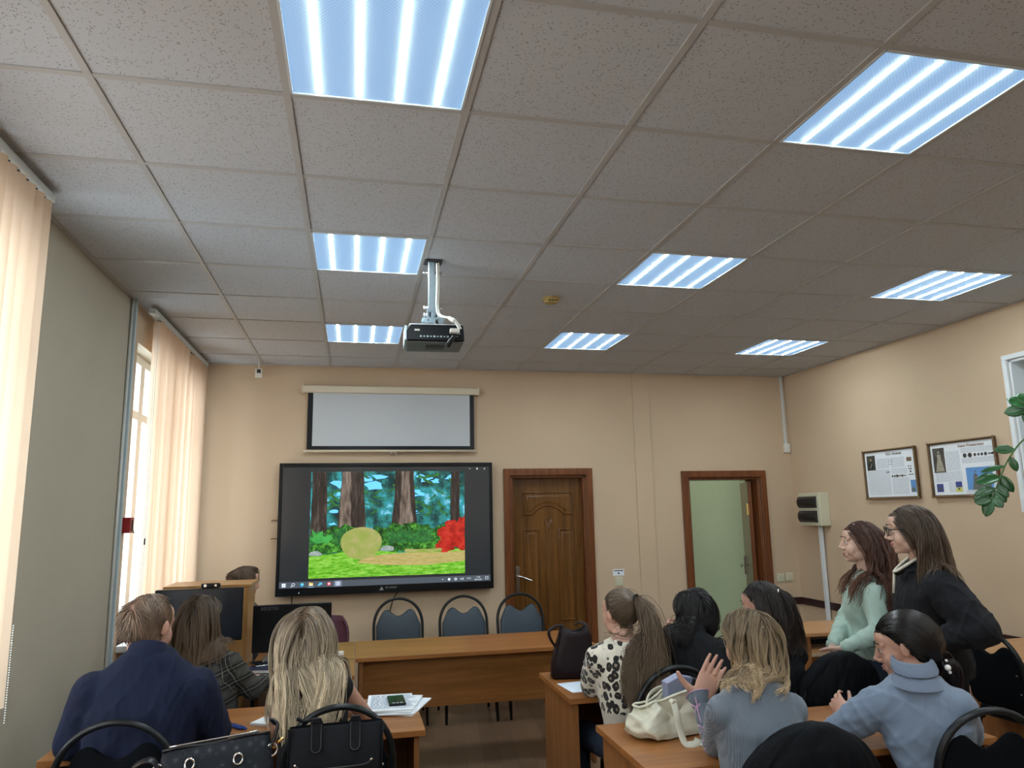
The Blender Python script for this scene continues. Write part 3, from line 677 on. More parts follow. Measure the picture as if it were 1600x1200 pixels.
# conduit and junction box in the right corner
t = thing('cable_conduit', 'thin white cable conduit in the far right corner ending in a small box', 'conduit', (0, 0, 0))
mb = MB(); mb.box2((5.312, YF - .022, 2.29), (5.34, YF, H)); mb.build('channel', M['conduit'], t, bevel=.003)
mb = MB(); mb.box2((5.295, YF - .04, 2.205), (5.358, YF, 2.30)); mb.build('junction_box', M['white'], t, bevel=.006)
# fuse box on right wall with its conduit
t = thing('fuse_box', 'cream wall fuse box with two dark covers on the right wall', 'fuse box', (XR, 4.20, 1.61))
mb = MB(); mb.box((-.055, 0, 0), (.11, .34, .32)); mb.build('casing', M['ivory'], t, bevel=.008)
mb = MB()
for z_ in (.07, -.07):
    P = [( -.11, -.1)]
    pts = [(-.16, 0), (-.16, .02)]
    rings = []
    for k in range(9):
        a = -PI / 2 + PI * k / 8; rings.append([(-.108 - .035 * math.cos(a), .155, z_ + .058 * math.sin(a)), (-.108 - .035 * math.cos(a), -.125, z_ + .058 * math.sin(a))])
    mb.loft(rings, False, False); mb.add([r[0] for r in rings], [tuple(range(9))]); mb.add([r[1] for r in rings], [tuple(range(8, -1, -1))])
mb.build('cover', plain('smoked_cover', (.02, .02, .022), .2), t, auto=.6)
mb = MB(); mb.ell((-.112, 0, -.148), (.004, .006, .006)); mb.build('lock', M['chrome'], t)
t = thing('vertical_conduit', 'white vertical conduit running down the wall below the fuse box', 'conduit', (XR, 4.16, 0))
mb = MB(); mb.box2((-.045, -.022, .0), (-.017, .022, 1.45)); mb.build('channel', M['trim_white'], t, bevel=.004)

# ---- framed posters on the right wall
M['frame'] = plain('dark_bronze_frame', (.11, .062, .028), .35, .3, var=.3, vs=80); M['bead'] = plain('bronze_bead', (.36, .25, .14), .3, .6)
M['ink'] = plain('faint_print', (.42, .46, .52), .8); M['inkd'] = plain('dark_print', (.16, .15, .15), .8)
def poster(y1, y0, z0, z1, title, label, big):
    """faces -x; local: y runs left to right as seen = decreasing world y"""
    w, h = abs(y1 - y0), z1 - z0
    t = thing('framed_poster', label, 'poster', (XR - .001, (y0 + y1) / 2, (z0 + z1) / 2), -PI / 2, 'framed posters on the right wall')
    # local x = to the right as seen, local -y = toward viewer
    mb = MB(); f = .019
    mb.box2((-w / 2, -.030, -h / 2), (w / 2, 0, -h / 2 + f)); mb.box2((-w / 2, -.030, h / 2 - f), (w / 2, 0, h / 2)); mb.box2((-w / 2, -.030, -h / 2 + f), (-w / 2 + f, 0, h / 2 - f)); mb.box2((w / 2 - f, -.030, -h / 2 + f), (w / 2, 0, h / 2 - f))
    fr = mb.build('frame', M['frame'], t, bevel=.008, seg=2)
    mb = MB(); n = int(w / .016)
    for k in range(n + 1):
        for zz in (-h / 2 + .006, h / 2 - .006): mb.ell((-w / 2 + w * k / n, -.029, zz), (.0055, .0055, .0055), nu=6, nv=4)
    n = int(h / .016)
    for k in range(n + 1):
        for xx in (-w / 2 + .006, w / 2 - .006): mb.ell((xx, -.029, -h / 2 + h * k / n), (.0055, .0055, .0055), nu=6, nv=4)
    mb.build('beading', M['bead'], fr, smooth=True)
    iw, ih = w - 2 * f, h - 2 * f
    mb = MB(); mb.box((0, -.012, 0), (iw, .004, ih)); mb.build('sheet', M['paper'], t)
    def U(u, v): return (-iw / 2 + iw * u, -ih / 2 + ih * v)
    def rect(mb, u0, v0, u1, v1, d=.0145):
        a = U(u0, v0); b = U(u1, v1); mb.box2((a[0], -d, a[1]), (b[0], -d + .001, b[1]))
    def oval(mb, u, v, r, d=.0150):
        a = U(u, v); mb.cyl((a[0], -d + .001, a[1]), (a[0], -d, a[1]), r, n=14)
    mb = MB(); rq = random.Random(5 if big else 6)
    def lines(u0, v0, u1, v1, st=.020):
        v = v1
        while v > v0:
            u = u0
            while u < u1:
                l = rq.uniform(.02, .07); rect(mb, u, v - st * .42, min(u1, u + l), v, .0143); u += l + .008
            v -= st
    cols = []
    if big:
        lines(.25, .47, .47, .84); lines(.05, .26, .48, .45); lines(.25, .05, .42, .24); lines(.50, .78, .98, .88); lines(.50, .58, .98, .68); lines(.52, .03, .95, .07)
    else:
        lines(.25, .62, .50, .84); lines(.03, .05, .50, .60); lines(.53, .62, .80, .84); lines(.53, .30, .86, .40); lines(.53, .04, .84, .30); lines(.53, .48, .84, .60)
    mb.build('small_print', M['ink'], t)
    text(title, .030 if big else .026, plain('title_print', (.30, .17, .14), .8) if big else M['inkd'], t, Matrix.Translation((U(.66 if big else .60, 0)[0], -.0150, U(0, .925)[1])) @ TX, 'title_lettering', bold=.0006)
    mb = MB()
    if big: rect(mb, .035, .44, .23, .93)
    else: rect(mb, .035, .60, .215, .93)
    mb.build('portrait_photo', plain('portrait_background', (.075, .065, .055) if big else (.05, .055, .04), .6, var=.4, vs=30), t)
    # plain figure on the portrait
    mb = MB()
    if big:
        c = U(.135, .5); mb.poly([(c[0] - .042, U(0, .46)[1]), (c[0] + .046, U(0, .46)[1]), (c[0] + .018, U(0, .72)[1]), (c[0] + .02, U(0, .80)[1]), (c[0] - .018, U(0, .80)[1]), (c[0] - .014, U(0, .72)[1])], -.0160, -.0150, 'y'); oval(mb, .135, .845, .011, .0160)
        mt = plain('portrait_gown', (.36, .33, .25), .6, var=.3, vs=60)
    else:
        c = U(.125, .5); mb.poly([(c[0] - .035, U(0, .62)[1]), (c[0] + .035, U(0, .62)[1]), (c[0] + .024, U(0, .79)[1]), (c[0] - .024, U(0, .79)[1])], -.0160, -.0150, 'y')
        mt = plain('portrait_coat', (.015, .02, .03), .6)
    mb.build('portrait_figure', mt, t)
    if not big:
        mb = MB(); oval(mb, .125, .835, .011, .0162); mb.box((U(.125, 0)[0], -.0164, U(0, .70)[1]), (.008, .0006, .05), (0, .5, 0)); mb.build('portrait_face', plain('portrait_skin', (.4, .28, .2), .6), t)
    mb = MB(); c_dark = plain('coin_metal', (.06, .055, .05), .5, .3, var=.4, vs=90)
    if big:
        for u, r in ((.555, .017), (.635, .018), (.71, .012), (.765, .010), (.815, .011), (.87, .013), (.92, .007), (.945, .006), (.965, .008), (.99, .009)): oval(mb, min(u, .975), .735, r)
    else:
        for u, r in ((.545, .010), (.59, .010), (.635, .013), (.67, .007), (.70, .007), (.735, .011), (.77, .006), (.80, .006)): oval(mb, u, .44, r)
        for u, v, r in ((.87, .63, .006), (.91, .63, .006), (.88, .575, .007), (.915, .575, .007), (.90, .52, .009), (.44, .535, .007), (.475, .535, .007)): oval(mb, u, v, r)
        for u, v in ((.50, .80), (.53, .77), (.56, .80), (.50, .75), (.56, .75), (.50, .70), (.53, .70), (.56, .70)): oval(mb, u, v, .004)
        for k in range(5): rect(mb, .86 + .02 * k, .445, .874 + .02 * k, .465, .0150)
    mb.build('coin_picture', c_dark, t)
    mb = MB()
    if big: rect(mb, .545, .08, .935, .50, .0148)
    else: rect(mb, .88, .08, .975, .34, .0148)
    mb.build('landmark_photo', plain('photo_sky', (.12, .30, .62), .6), t)
    mb = MB()
    if big:
        a = U(.68, .13); mb.poly([(a[0] - .035, a[1] - .02), (a[0] + .13, a[1] - .02), (a[0] + .13, a[1] + .05), (a[0] + .10, a[1] + .068), (a[0] + .05, a[1] + .055), (a[0] + .018, a[1] + .04), (a[0] + .02, a[1] + .085), (a[0] + .008, a[1] + .10), (a[0] - .006, a[1] + .10), (a[0] - .018, a[1] + .08), (a[0] - .022, a[1] + .03)], -.0162, -.0150, 'y'); oval(mb, .688, .42, .007, .0162)
    else:
        a = U(.925, .09); mb.poly([(a[0] - .02, a[1]), (a[0] + .02, a[1]), (a[0] + .018, a[1] + .03), (a[0] + .003, a[1] + .035), (a[0], a[1] + .062), (a[0] - .003, a[1] + .035), (a[0] - .018, a[1] + .03)], -.0160, -.0150, 'y')
    mb.build('landmark_building', plain('photo_stone', (.13, .15, .13), .6, var=.4, vs=60), t)
    if big:
        mb = MB(); rect(mb, .045, .06, .155, .22); rect(mb, .36, .14, .46, .25, .0148); mb.build('coat_of_arms_blue', plain('print_blue', (.05, .07, .26), .6, var=.2, vs=50), t)
        mb = MB(); rect(mb, .36, .05, .46, .14, .0148); mb.build('coat_of_arms_yellow', plain('print_yellow', (.60, .58, .16), .6), t)
        mb = MB(); oval(mb, .41, .11, .009, .0158); oval(mb, .10, .13, .012, .0158); mb.build('coat_of_arms_mark', plain('print_olive', (.10, .11, .05), .6), t)
    else:
        mb = MB(); rect(mb, .845, .735, .94, .82); mb.build('coin_photo', plain('brown_photo', (.18, .12, .08), .6, var=.5, vs=70), t)
    return t
poster(3.462, 2.828, 1.69, 2.12, 'Пётр I Великий', 'smaller framed poster with a dark portrait, above the auburn-haired standing person', False)
poster(2.69, 2.055, 1.69, 2.122, 'Анна Иоанновна', 'framed poster with a pale gown portrait and blue monument photo, behind the plant', True)

# ================================================================== LEFT WALL ITEMS
t = thing('wall_conduit', 'pale blue-white vertical conduit on the left wall before the far window', 'conduit', (XL, 2.585, 0))
mb = MB(); mb.box2((0, -.03, .0), (.03, .0, H)); mb.build('channel', plain('bluish_conduit', (.40, .50, .55), .4), t, bevel=.003)
mb = MB(); mb.tube([(.01, -.045, .0), (.01, -.045, H)], .009, 8); mb.build('pipe', M['conduit'], t, smooth=True)
t = thing('fire_alarm_box', 'small red fire alarm box on the left wall beside the far window', 'fire alarm', (XL + .006, 2.665, 1.605))
mb = MB(); mb.box((.028, 0, 0), (.056, .085, .095)); mb.build('casing', plain('alarm_red', (.32, .012, .014), .35), t, bevel=.004)
mb = MB(); mb.box((.057, 0, 0), (.004, .06, .06)); mb.build('cover', plain('alarm_clear', (.42, .18, .16), .1), t, bevel=.003)
mb = MB(); mb.tube([(.062, -.01, .03), (.062, -.01, -.03), (.07, .02, -.05)], .004, 6); mb.build('handle', M['darkgrey'], t)

def blind(y0, y1, x, zt, zb, label, n, ang, gap=None):
    t = thing('vertical_blind', label, 'blind', (x, 0, 0))
    mb = MB(); mb.box2((-.022, y0 - .03, zt - .012), (.022, y1 + .03, zt + .022)); mb.build('headrail', M['conduit'], t, bevel=.003)
    mb = MB(); mb.box2((-.022, y0 - .034, zt - .012), (.022, y0 - .030, zt + .020)); mb.box2((-.022, y1 + .03, zt - .012), (.022, y1 + .034, zt + .020)); mb.build('end_cap', M['white'], t)
    # one curved slat, shared mesh
    sm = MB(); rings = []; w = .089
    for k in range(7):
        u = -1 + 2 * k / 6; rings.append([(.006 * (1 - u * u), u * w / 2, zb), (.006 * (1 - u * u), u * w / 2, zt - .02)])
    sm.loft(rings, False, False)
    me = sm.mesh('slat', M['blind'], True)
    hm = MB(); hm.box((0, 0, zt - .014), (.006, .028, .014)); hme = hm.mesh('slat_hook', M['darkgrey'])
    for k in range(n):
        y = y0 + (y1 - y0) * (k + .5) / n
        if gap and gap[0] < y < gap[1]: continue
        s = bpy.data.objects.new('slat', me); COL.objects.link(s); s.parent = t; s.location = (0, y, 0)
        s.rotation_euler = (0, 0, ang(k) )
        h = bpy.data.objects.new('slat_hook', hme); COL.objects.link(h); h.parent = s
    return t
rb = random.Random(9)
b1 = blind(-1.6, .90, XL + .115, 2.985, .96, 'peach vertical blind over the near left window', 31, lambda k: math.radians(-34 + rb.uniform(-8, 8)))
b2 = blind(2.86, 4.48, XL + .085, 2.985, .72, 'peach vertical blind over the far left window, its near side open', 24, lambda k: math.radians((-30 if k not in (13, 14, 15) else 20) + rb.uniform(-11, 11)))
b0 = blind(-4.3, -2.0, XL + .115, 2.985, .96, 'peach vertical blind over the rear left window', 28, lambda k: math.radians(-34 + rb.uniform(-8, 8)))
for b_, y_ in ((b2, 2.80),):
    mb = MB(); mb.box2((-.022, 2.70, 2.973), (.022, 2.83, 3.007)); mb.build('headrail_end', M['conduit'], b_, bevel=.003)
    for dy, x_ in ((0, .03), (.07, .0)):
        mb = MB()
        for k in range(150): mb.ell((x_, y_ - .03 + dy, 2.96 - k * .0125), (.0028, .0028, .0028), nu=5, nv=3)
        mb.tube([(x_, y_ - .03 + dy, 2.97), (x_, y_ - .03 + dy, 1.09)], .0011, 4); mb.build('bead_chain', M['conduit'], b_)
    mb = MB(); mb.box((.03, y_ - .03, 1.50), (.008, .012, .04)); mb.build('chain_connector', M['darkgrey'], b_, bevel=.002)
mb = MB()
for k in range(40): mb.ell((.02, .93, 1.25 - k * .009), (.003, .003, .003), nu=5, nv=3)
mb.build('bead_chain', M['white'], b1)
# ================================================================== TABLES
def table(x0, x1, y0, y1, label, panel=None, h=.75, mtop='table', cat='table', name='school_table', shelf=False, side='side'):
    """panel: 'far' or 'near' = side carrying the modesty panel"""
    cx, cy = (x0 + x1) / 2, (y0 + y1) / 2; t = thing(name, label, cat, (cx, cy, 0)); w, d = x1 - x0, y1 - y0
    mb = MB(); mb.box((0, 0, h - .0125), (w, d, .025)); mb.build('tabletop', M[mtop], t, bevel=.002)
    for s in (-1, 1):
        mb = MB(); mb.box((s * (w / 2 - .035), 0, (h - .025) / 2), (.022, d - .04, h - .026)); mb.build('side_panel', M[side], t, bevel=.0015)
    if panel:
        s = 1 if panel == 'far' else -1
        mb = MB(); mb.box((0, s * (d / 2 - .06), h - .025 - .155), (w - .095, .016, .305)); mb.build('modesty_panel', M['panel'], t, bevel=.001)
    if shelf:
        mb = MB(); mb.box((0, 0, h - .13), (w - .095, d - .06, .018)); mb.build('shelf', M[mtop], t)
        mb = MB(); mb.box((0, -(d / 2 - .08), h / 2 - .08), (w - .095, .016, h - .20)); mb.build('front_panel', M['panel'], t)
        for z_ in (.0,): 
            mb = MB(); mb.box((0, -.02, h - .075), (w - .2, .3, .035)); mb.build('stored_box', M['blackplastic'], t)
    return t
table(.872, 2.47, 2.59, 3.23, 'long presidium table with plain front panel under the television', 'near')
table(.25, .866, 2.60, 3.23, 'short table beside the long one, carrying the computer monitor', None)
table(-.36, .866, 2.10, 2.585, 'table in front of the cabinet with the large dark screen', None)
table(-.31, 1.155, .945, 1.54, 'front left table where the person in the blue jacket sits', 'far')
table(1.88, 3.30, 1.25, 1.86, 'right table with the dark brown bag, used by the leopard cardigan person', 'far')
table(1.86, 3.30, .235, .815, 'right table with the cream tote bag, nearer the camera', 'far')
table(4.04, 4.78, 2.57, 3.07, 'lighter desk with open shelf in the back right corner', None, .74, 'desk_light', 'desk', 'desk', True)
table(4.62, 5.33, .0, 1.98, 'light desk standing against the right wall behind two black chairs', None, .74, 'desk_light', 'desk', 'desk')
# table behind the bags, just out of frame
table(.10, 1.15, -.18, .42, 'table just below the frame carrying the two handbags', 'far')

# ================================================================== CHAIRS
def arch_chair(name, label, pad, loc, rotz, group):
    t = thing(name, label, 'chair', loc, rotz, group)
    bm_ = M['blackmetal']
    # back arch
    P = []
    for k in range(25):
        a = PI * k / 24; x = -.205 * math.cos(a); z = .69 + .235 * math.sin(a) ** .85 if 0 < k < 24 else .69
        P.append((x, -.21 - (z - .45) * .15, z))
    left = [(-.18, -.13, .40), (-.19, -.20, .44), (-.203, -.215, .56)]; rightp = [(-p[0], p[1], p[2]) for p in left[::-1]]
    mb = MB(); mb.tube(left + P + rightp, [.0165] * (len(P) + 6), 10, flat=.75, nrm=(0, 0, 1)); mb.build('back_frame', bm_, t, smooth=True)
    # pad with two humps
    O = []
    for k in range(27):
        u = -1 + 2 * k / 26; hump = .045 * (1 - abs(abs(u) - .52) / .52 * 1.0) if abs(u) < 1 else 0
        hump = .055 * math.exp(-((abs(u) - .52) / .30) ** 2)
        x = .188 * u; O.append((x, .785 + hump - .12 * max(0, abs(u) - .72) ** 1.3 * 3.4))
    O += [(.186, .60), (.172, .52), (.14, .49), (-.14, .49), (-.172, .52), (-.186, .60)]
    rings = []
    for d, yo in ((.012, -.016), (.003, -.012), (0, 0), (.003, .014), (.010, .022), (.022, .026)):
        rings.append([(x, -.20 - (z - .45) * .15 + yo + .012, z) for x, z in shrink(O, d)])
    mb = MB(); mb.loft(rings, True, True); mb.build('backrest', pad, t, auto=.9)
    mb = MB()
    for sx in (-1, 1):
        for z_ in (.60, .70): mb.ell((sx * .165, -.222 - (z_ - .45) * .15, z_), (.006, .004, .006), nu=8, nv=5)
    mb.build('rivet', M['chrome'], t)
    # seat
    n = 32; rings = []
    for s_, z_ in ((.90, .425), (.985, .430), (1, .445), (.985, .468), (.90, .482), (.6, .488)):
        R_ = []
        for k in range(n):
            a = 2 * PI * k / n; c, s = math.cos(a), math.sin(a); e = .5
            R_.append((.215 * s_ * math.copysign(abs(c) ** e, c), .02 + .205 * s_ * math.copysign(abs(s) ** e, s), z_))
        rings.append(R_)
    mb = MB(); mb.loft(rings, True, True); mb.build('seat', pad, t, auto=.9)
    for sx in (-1, 1):
        mb = MB(); f = (sx * .205, .20, .012)
        mb.tube([f, (sx * .195, .17, .42)], .011, 8); mb.tube([f, (sx * .195, .05, .42)], .011, 8); mb.build('front_leg', bm_, t, smooth=True)
        mb = MB(); mb.tube([(sx * .215, -.27, .01), (sx * .19, -.14, .42)], [.011, .014], 8); mb.build('rear_leg', bm_, t, smooth=True)
    mb = MB(); mb.tube([(-.195, .17, .42), (.195, .17, .42)], .010, 8); mb.tube([(-.195, -.14, .42), (.195, -.14, .42)], .010, 8); mb.tube([(-.192, .17, .42), (-.192, -.14, .42)], .010, 8); mb.tube([(.192, .17, .42), (.192, -.14, .42)], .010, 8); mb.build('seat_frame', bm_, t, smooth=True)
    return t
GF = 'navy padded chairs behind the presidium table'; GB = 'black padded chairs of the audience'
c0 = arch_chair('arched_chair', 'navy arched chair behind the long table, leftmost of the three', M['navyvinyl'], (1.235, 3.93, 0), PI, GF)
dup(c0, (1.79, 3.90, 0), PI, 'navy arched chair behind the long table, middle of the three'); dup(c0, (2.30, 3.90, 0), PI + .03, 'navy arched chair in front of the panelled door')
c1 = arch_chair('arched_chair', 'black arched chair behind the person in the blue jacket', M['blackfab'], (.02, .99, 0), 0, GB)
dup(c1, (.80, .98, 0), .02, 'black arched chair behind the long-haired blonde, with the black tote before it')
dup(c1, (2.29, 1.25, 0), .08, 'black arched chair behind the leopard cardigan person')
dup(c1, (2.735, 1.27, 0), -.05, 'black arched chair under the dark-haired person in black'); 
dup(c1, (3.17, 1.24, 0), .0, 'black chair fully covered by a black puffer coat beside the standing pair')
dup(c1, (2.30, .20, 0), -.04, 'black chair under a black coat at the bottom edge, behind the grey ribbed top')
dup(c1, (3.085, .27, 0), -.12, 'black arched chair behind the person in the pale blue turtleneck')
dup(c1, (4.68, 1.42, 0), -PI / 2 + .1, 'black arched chair with rivets at the right wall desk, beside the navy jumper')
dup(c1, (4.74, .92, 0), -PI / 2 - .1, 'black arched chair cut by the right edge of the photo')
# maroon chair
M['maroon'] = plain('maroon_plastic', (.075, .014, .035), .45)
t = thing('office_chair', 'maroon plastic chair behind the computer monitor', 'chair', (.62, 3.55, 0), PI)
rings = []
for k in range(9):
    z_ = .50 + .36 * k / 8; w_ = .21 * (1 - .25 * max(0, k - 5) ** 2 / 9); rings.append([(w_ * math.sin(PI * (u - .5)), -.2 - .10 * k / 8 + .05 * (1 - math.cos(PI * (u - .5))) , z_) for u in [j / 12 for j in range(13)]])
mb = MB(); mb.loft(rings, False, False); o = mb.build('backrest', M['maroon'], t, smooth=True); s_ = o.modifiers.new('s', 'SOLIDIFY'); s_.thickness = .02
mb = MB(); mb.box((0, .02, .46), (.42, .42, .05)); mb.build('seat', M['maroon'], t, bevel=.02, seg=3)
for sx in (-1, 1):
    for sy in (-1, 1): mb = MB(); mb.tube([(sx * .2, .02 + sy * .2, .01), (sx * .16, .02 + sy * .15, .44)], .012, 8); mb.build('leg', M['blackmetal'], t, smooth=True)

# ---- coats over chairs
M['coat'] = plain('black_quilted_coat', (.004, .005, .007), .7, bmp=.15, bs=60, spec=.12)
def coat(loc, label, w, top, bot, seed, rz=0, depth=.10):
    rq = random.Random(seed); ph = [rq.uniform(0, 6) for _ in range(8)]
    mb = MB(); n = 160; rings = []; NZ = 60
    for k in range(NZ):
        v = k / (NZ - 1); z_ = top - (top - bot) * v
        prof = min(1, (1 - (1 - min(1, v * 2.1)) ** 2.2) ** .5) if v > 0 else .04
        R_ = []
        for j in range(n):
            a = 2 * PI * j / n; q = Vector((math.cos(a) * 1.7, math.sin(a) * 1.7, v * 1.6 + seed))
            rid = sum(w_ * (1 - abs(math.sin(f_ * a + ph[i_] + 1.6 * mnoise.noise(q * 1.3)))) ** 2 for i_, (f_, w_) in enumerate(((4.5, .5), (8, .4), (13, .25))))
            fold = 1 + (.13 * (rid - .42) + .05 * mnoise.noise(q * 2.2)) * min(1, v * 2.4)
            c, s_ = math.cos(a), math.sin(a)
            x = w * prof * math.copysign(abs(c) ** .8, c) * fold; y = depth * (.35 + .65 * min(1, v * 1.6 + .25)) * min(1, prof + .25) * math.copysign(abs(s_) ** .8, s_) * fold
            R_.append((x, y + .15 * (z_ - top) * -1, z_ + .012 * mnoise.noise(q * 1.5) * v))
        rings.append(R_)
    mb.loft(rings, True, True)
    o = mb.build('draped_coat', M['coat'], None, smooth=True); o.location = loc; o.rotation_euler = (0, 0, rz)
    tag(o, label, 'coat'); return o
coat((3.17, .965, 0), 'black puffer coat draped over the chair in front of the standing pair', .215, .945, .48, 3, 0, .085)
coat((2.30, -.075, 0), 'black coat draped over the chair at the bottom edge of the photo', .235, .955, .46, 8, -.04, .095)

# ================================================================== COMPUTER CORNER
t = thing('cabinet', 'wood laminate computer cabinet standing behind the large dark screen', 'cabinet', (-.06, 2.97, 0))
mb = MB(); mb.box((0, 0, .60), (.50, .34, 1.20)); mb.build('body', M['cabinet'], t, bevel=.003)
mb = MB(); mb.box((.0, -.172, .60), (.004, .004, 1.15)); mb.box((.215, -.171, .60), (.05, .006, 1.19)); mb.build('edge_strip', M['cabinet'], t)
mb = MB(); mb.box((0, 0, 1.205), (.53, .36, .018)); mb.build('top_board', M['cabinet'], t, bevel=.003)
t = thing('large_monitor', 'large switched-off dark screen facing the audience with a webcam on top', 'monitor', (-.055, 2.52, .75))
mb = MB(); mb.box((0, .012, .315), (.50, .035, .31)); mb.build('casing', M['blackplastic'], t, bevel=.005)
mb = MB(); mb.box((0, -.0065, .322), (.49, .003, .285)); mb.build('screen', plain('off_screen', (.012, .017, .026), .25), t)
mb = MB(); mb.box((0, .03, .12), (.05, .03, .22)); mb.build('stand_neck', M['blackplastic'], t); mb = MB(); mb.box((0, .02, .006), (.24, .18, .012)); mb.build('stand_base', M['blackplastic'], t, bevel=.004)
mb = MB(); mb.ell((.13, -.009, .168), (.003, .002, .003)); mb.ell((.145, -.009, .168), (.003, .002, .003)); mb.build('indicator', M['scr_white'], t)
t = thing('webcam', 'small black webcam clipped on the large dark screen', 'webcam', (.005, 2.53, 1.221))
mb = MB(); mb.box((0, 0, .014), (.11, .026, .028)); mb.build('body', M['blackplastic'], t, bevel=.008, seg=3)
mb = MB(); mb.cyl((-.03, -.013, .016), (-.03, -.018, .016), .009); mb.cyl((.03, -.013, .016), (.03, -.018, .016), .007); mb.build('lens', M['chrome'], t)
t = thing('computer_monitor', 'black computer monitor seen from behind, beside the blonde hair', 'monitor', (.475, 2.72, .75), math.radians(2))
mb = MB(); mb.box((0, .012, .19), (.485, .028, .29)); mb.build('screen_casing', M['blackplastic'], t, bevel=.006)
mb = MB(); mb.poly([(-.12, .07), (.12, .07), (.10, .22), (-.10, .22)], -.045, .0, 'y'); bk = mb.build('rear_housing', M['darkgrey'], t, bevel=.012, seg=3)
mb = MB()
for k in range(22): mb.box((-.09 + .0086 * k, -.046, .195), (.004, .004, .014))
mb.build('vent_row', M['blackplastic'], bk)
mb = MB(); mb.poly([(-.045, .012), (.045, .012), (.03, .16), (-.03, .16)], -.06, -.03, 'y'); mb.build('stand_neck', M['blackplastic'], t, bevel=.005)
mb = MB(); mb.box((0, -.01, .007), (.34, .20, .014)); mb.build('stand_base', plain('grey_base', (.16, .16, .15), .4), t, bevel=.005)
mb = MB(); mb.tube(bez([(0, -.06, .10), (-.03, -.1, .03), (-.12, -.12, .012), (-.2, -.08, .01)], 6), .004, 6); mb.build('cable', M['blackplastic'], t, smooth=True)
text('ASUSTEK', .028, plain('embossed_print', (.10, .11, .12), .4), t, Matrix.Translation((-.14, -.0035, .312)) @ TX, 'maker_lettering')
t = thing('computer_mouse', 'black computer mouse beside the monitor stand', 'mouse', (.415, 2.50, .75)); mb = MB(); mb.ell((0, 0, .012), (.03, .05, .022)); mb.build('shell', M['blackplastic'], t, smooth=True); mb = MB(); mb.box((0, .03, .032), (.006, .016, .006)); mb.build('wheel', M['darkgrey'], t)
t = thing('notebook', 'dark blue closed notebook beside the plaid sleeve', 'notebook', (.335, 2.42, .75), -.25); mb = MB(); mb.box((0, 0, .010), (.145, .20, .016)); mb.build('pages', M['paper'], t); mb = MB(); mb.box((0, 0, .0195), (.150, .206, .003)); mb.box((0, 0, .0012), (.150, .206, .0024)); mb.box((-.0755, 0, .010), (.003, .206, .02)); mb.build('cover', plain('navy_cover', (.01, .02, .06), .5), t); mb = MB(); mb.box((.055, 0, .0215), (.006, .206, .001)); mb.build('elastic_band', M['blackplastic'], t)
t = thing('phone', 'phone with pale rim lying on the dark blue notebook', 'phone', (.305, 2.46, .772), .4); mb = MB(); mb.box((0, 0, .005), (.072, .15, .008)); mb.build('body', M['chrome'], t, bevel=.003); mb = MB(); mb.box((0, 0, .0095), (.066, .144, .001)); mb.build('screen', M['blackplastic'], t)
tag((lambda m: m.build('paper_sheet', M['paper']))(MB().box((.345, 2.215, .7508), (.12, .12, .0012), (0, 0, .3))), 'small white paper in front of the dark blue notebook', 'paper')
t = thing('tape_dispenser', 'small white object on the table right of the blonde hair', 'desk item', (.775, 2.72, .75)); mb = MB(); mb.box((0, 0, .014), (.05, .04, .028)); mb.build('body', M['white'], t, bevel=.006)

# ================================================================== THINGS ON TABLES
# papers and phone
t = thing('paper_stack', 'stack of printed papers and folders on the right end of the front left table', 'papers', (1.04, 1.35, .75), -.10)
rq = random.Random(4)
for k, (dx, dy, rz, w_, h_) in enumerate(((.035, .0, -.28, .215, .31), (.0, -.01, -.06, .225, .315), (.012, .0, -.16, .21, .30), (-.012, .0, .04, .21, .297))):
    mb = MB(); mb.box((dx, dy, .003 + .0062 * k), (w_, h_, .005), (0, 0, rz)); s_ = mb.build('sheet_bundle', M['paper'], t)
mb = MB(); R3 = Matrix.Rotation(.04, 3, 'Z')
for k in range(24):
    v = .125 - k * .0105; u = -.09
    while u < .085:
        l = rq.uniform(.01, .05); p = R3 @ Vector((u + l / 2, v, 0)); mb.box((p.x - .012, p.y, .0246), (l, .0035, .0004), (0, 0, .04)); u += l + .006
mb.build('handwriting', plain('pen_ink', (.30, .38, .50), .8), t)
mb = MB(); mb.box((-.118, 0, .012), (.006, .29, .022), (0, 0, .02)); mb.build('binding', plain('purple_folder', (.10, .03, .10), .5), t)
t = thing('phone', 'black phone lying face up on the paper stack', 'phone', (1.057, 1.345, .7755), .02)
mb = MB(); mb.box((0, 0, .005), (.078, .16, .009)); mb.build('body', M['blackplastic'], t, bevel=.003); mb = MB(); mb.box((0, 0, .0099), (.070, .150, .0008)); mb.build('screen', plain('phone_glass', (.008, .012, .014), .08), t)
mb = MB()
for k in (-1, 0, 1): mb.box((k * .018, -.066, .0106), (.011, .005, .0004))
mb.build('shortcut_icons', M['paper'], t)
for k, (x_, y_, rz) in enumerate(((.352, 1.20, 2.35), (.378, 1.195, 2.2))):
    t = thing('pen', ('blue pen with silver tip on the table behind the blue jacket sleeve', 'blue pen lying right against the silver-tipped pen')[k], 'pen', (x_, y_, .757), rz, 'blue pens on the table')
    mb = MB(); mb.tube([(-.06, 0, 0), (.05, 0, 0)], .0055, 8); mb.build('barrel', M['blue'], t, smooth=True); mb = MB(); mb.tube([(.05, 0, 0), (.068, 0, 0)], [.005, .0015], 8); mb.build('tip', M['chrome'], t, smooth=True)
    mb = MB(); mb.box((-.03, 0, .0065), (.04, .003, .002)); mb.build('clip', M['blue'], t)
t = thing('notepad', 'white notepad by the left elbow of the blonde', 'notepad', (.50, 1.26, .75), -.5); mb = MB(); mb.box((0, 0, .006), (.10, .15, .012)); mb.build('pages', M['paper'], t, bevel=.001)
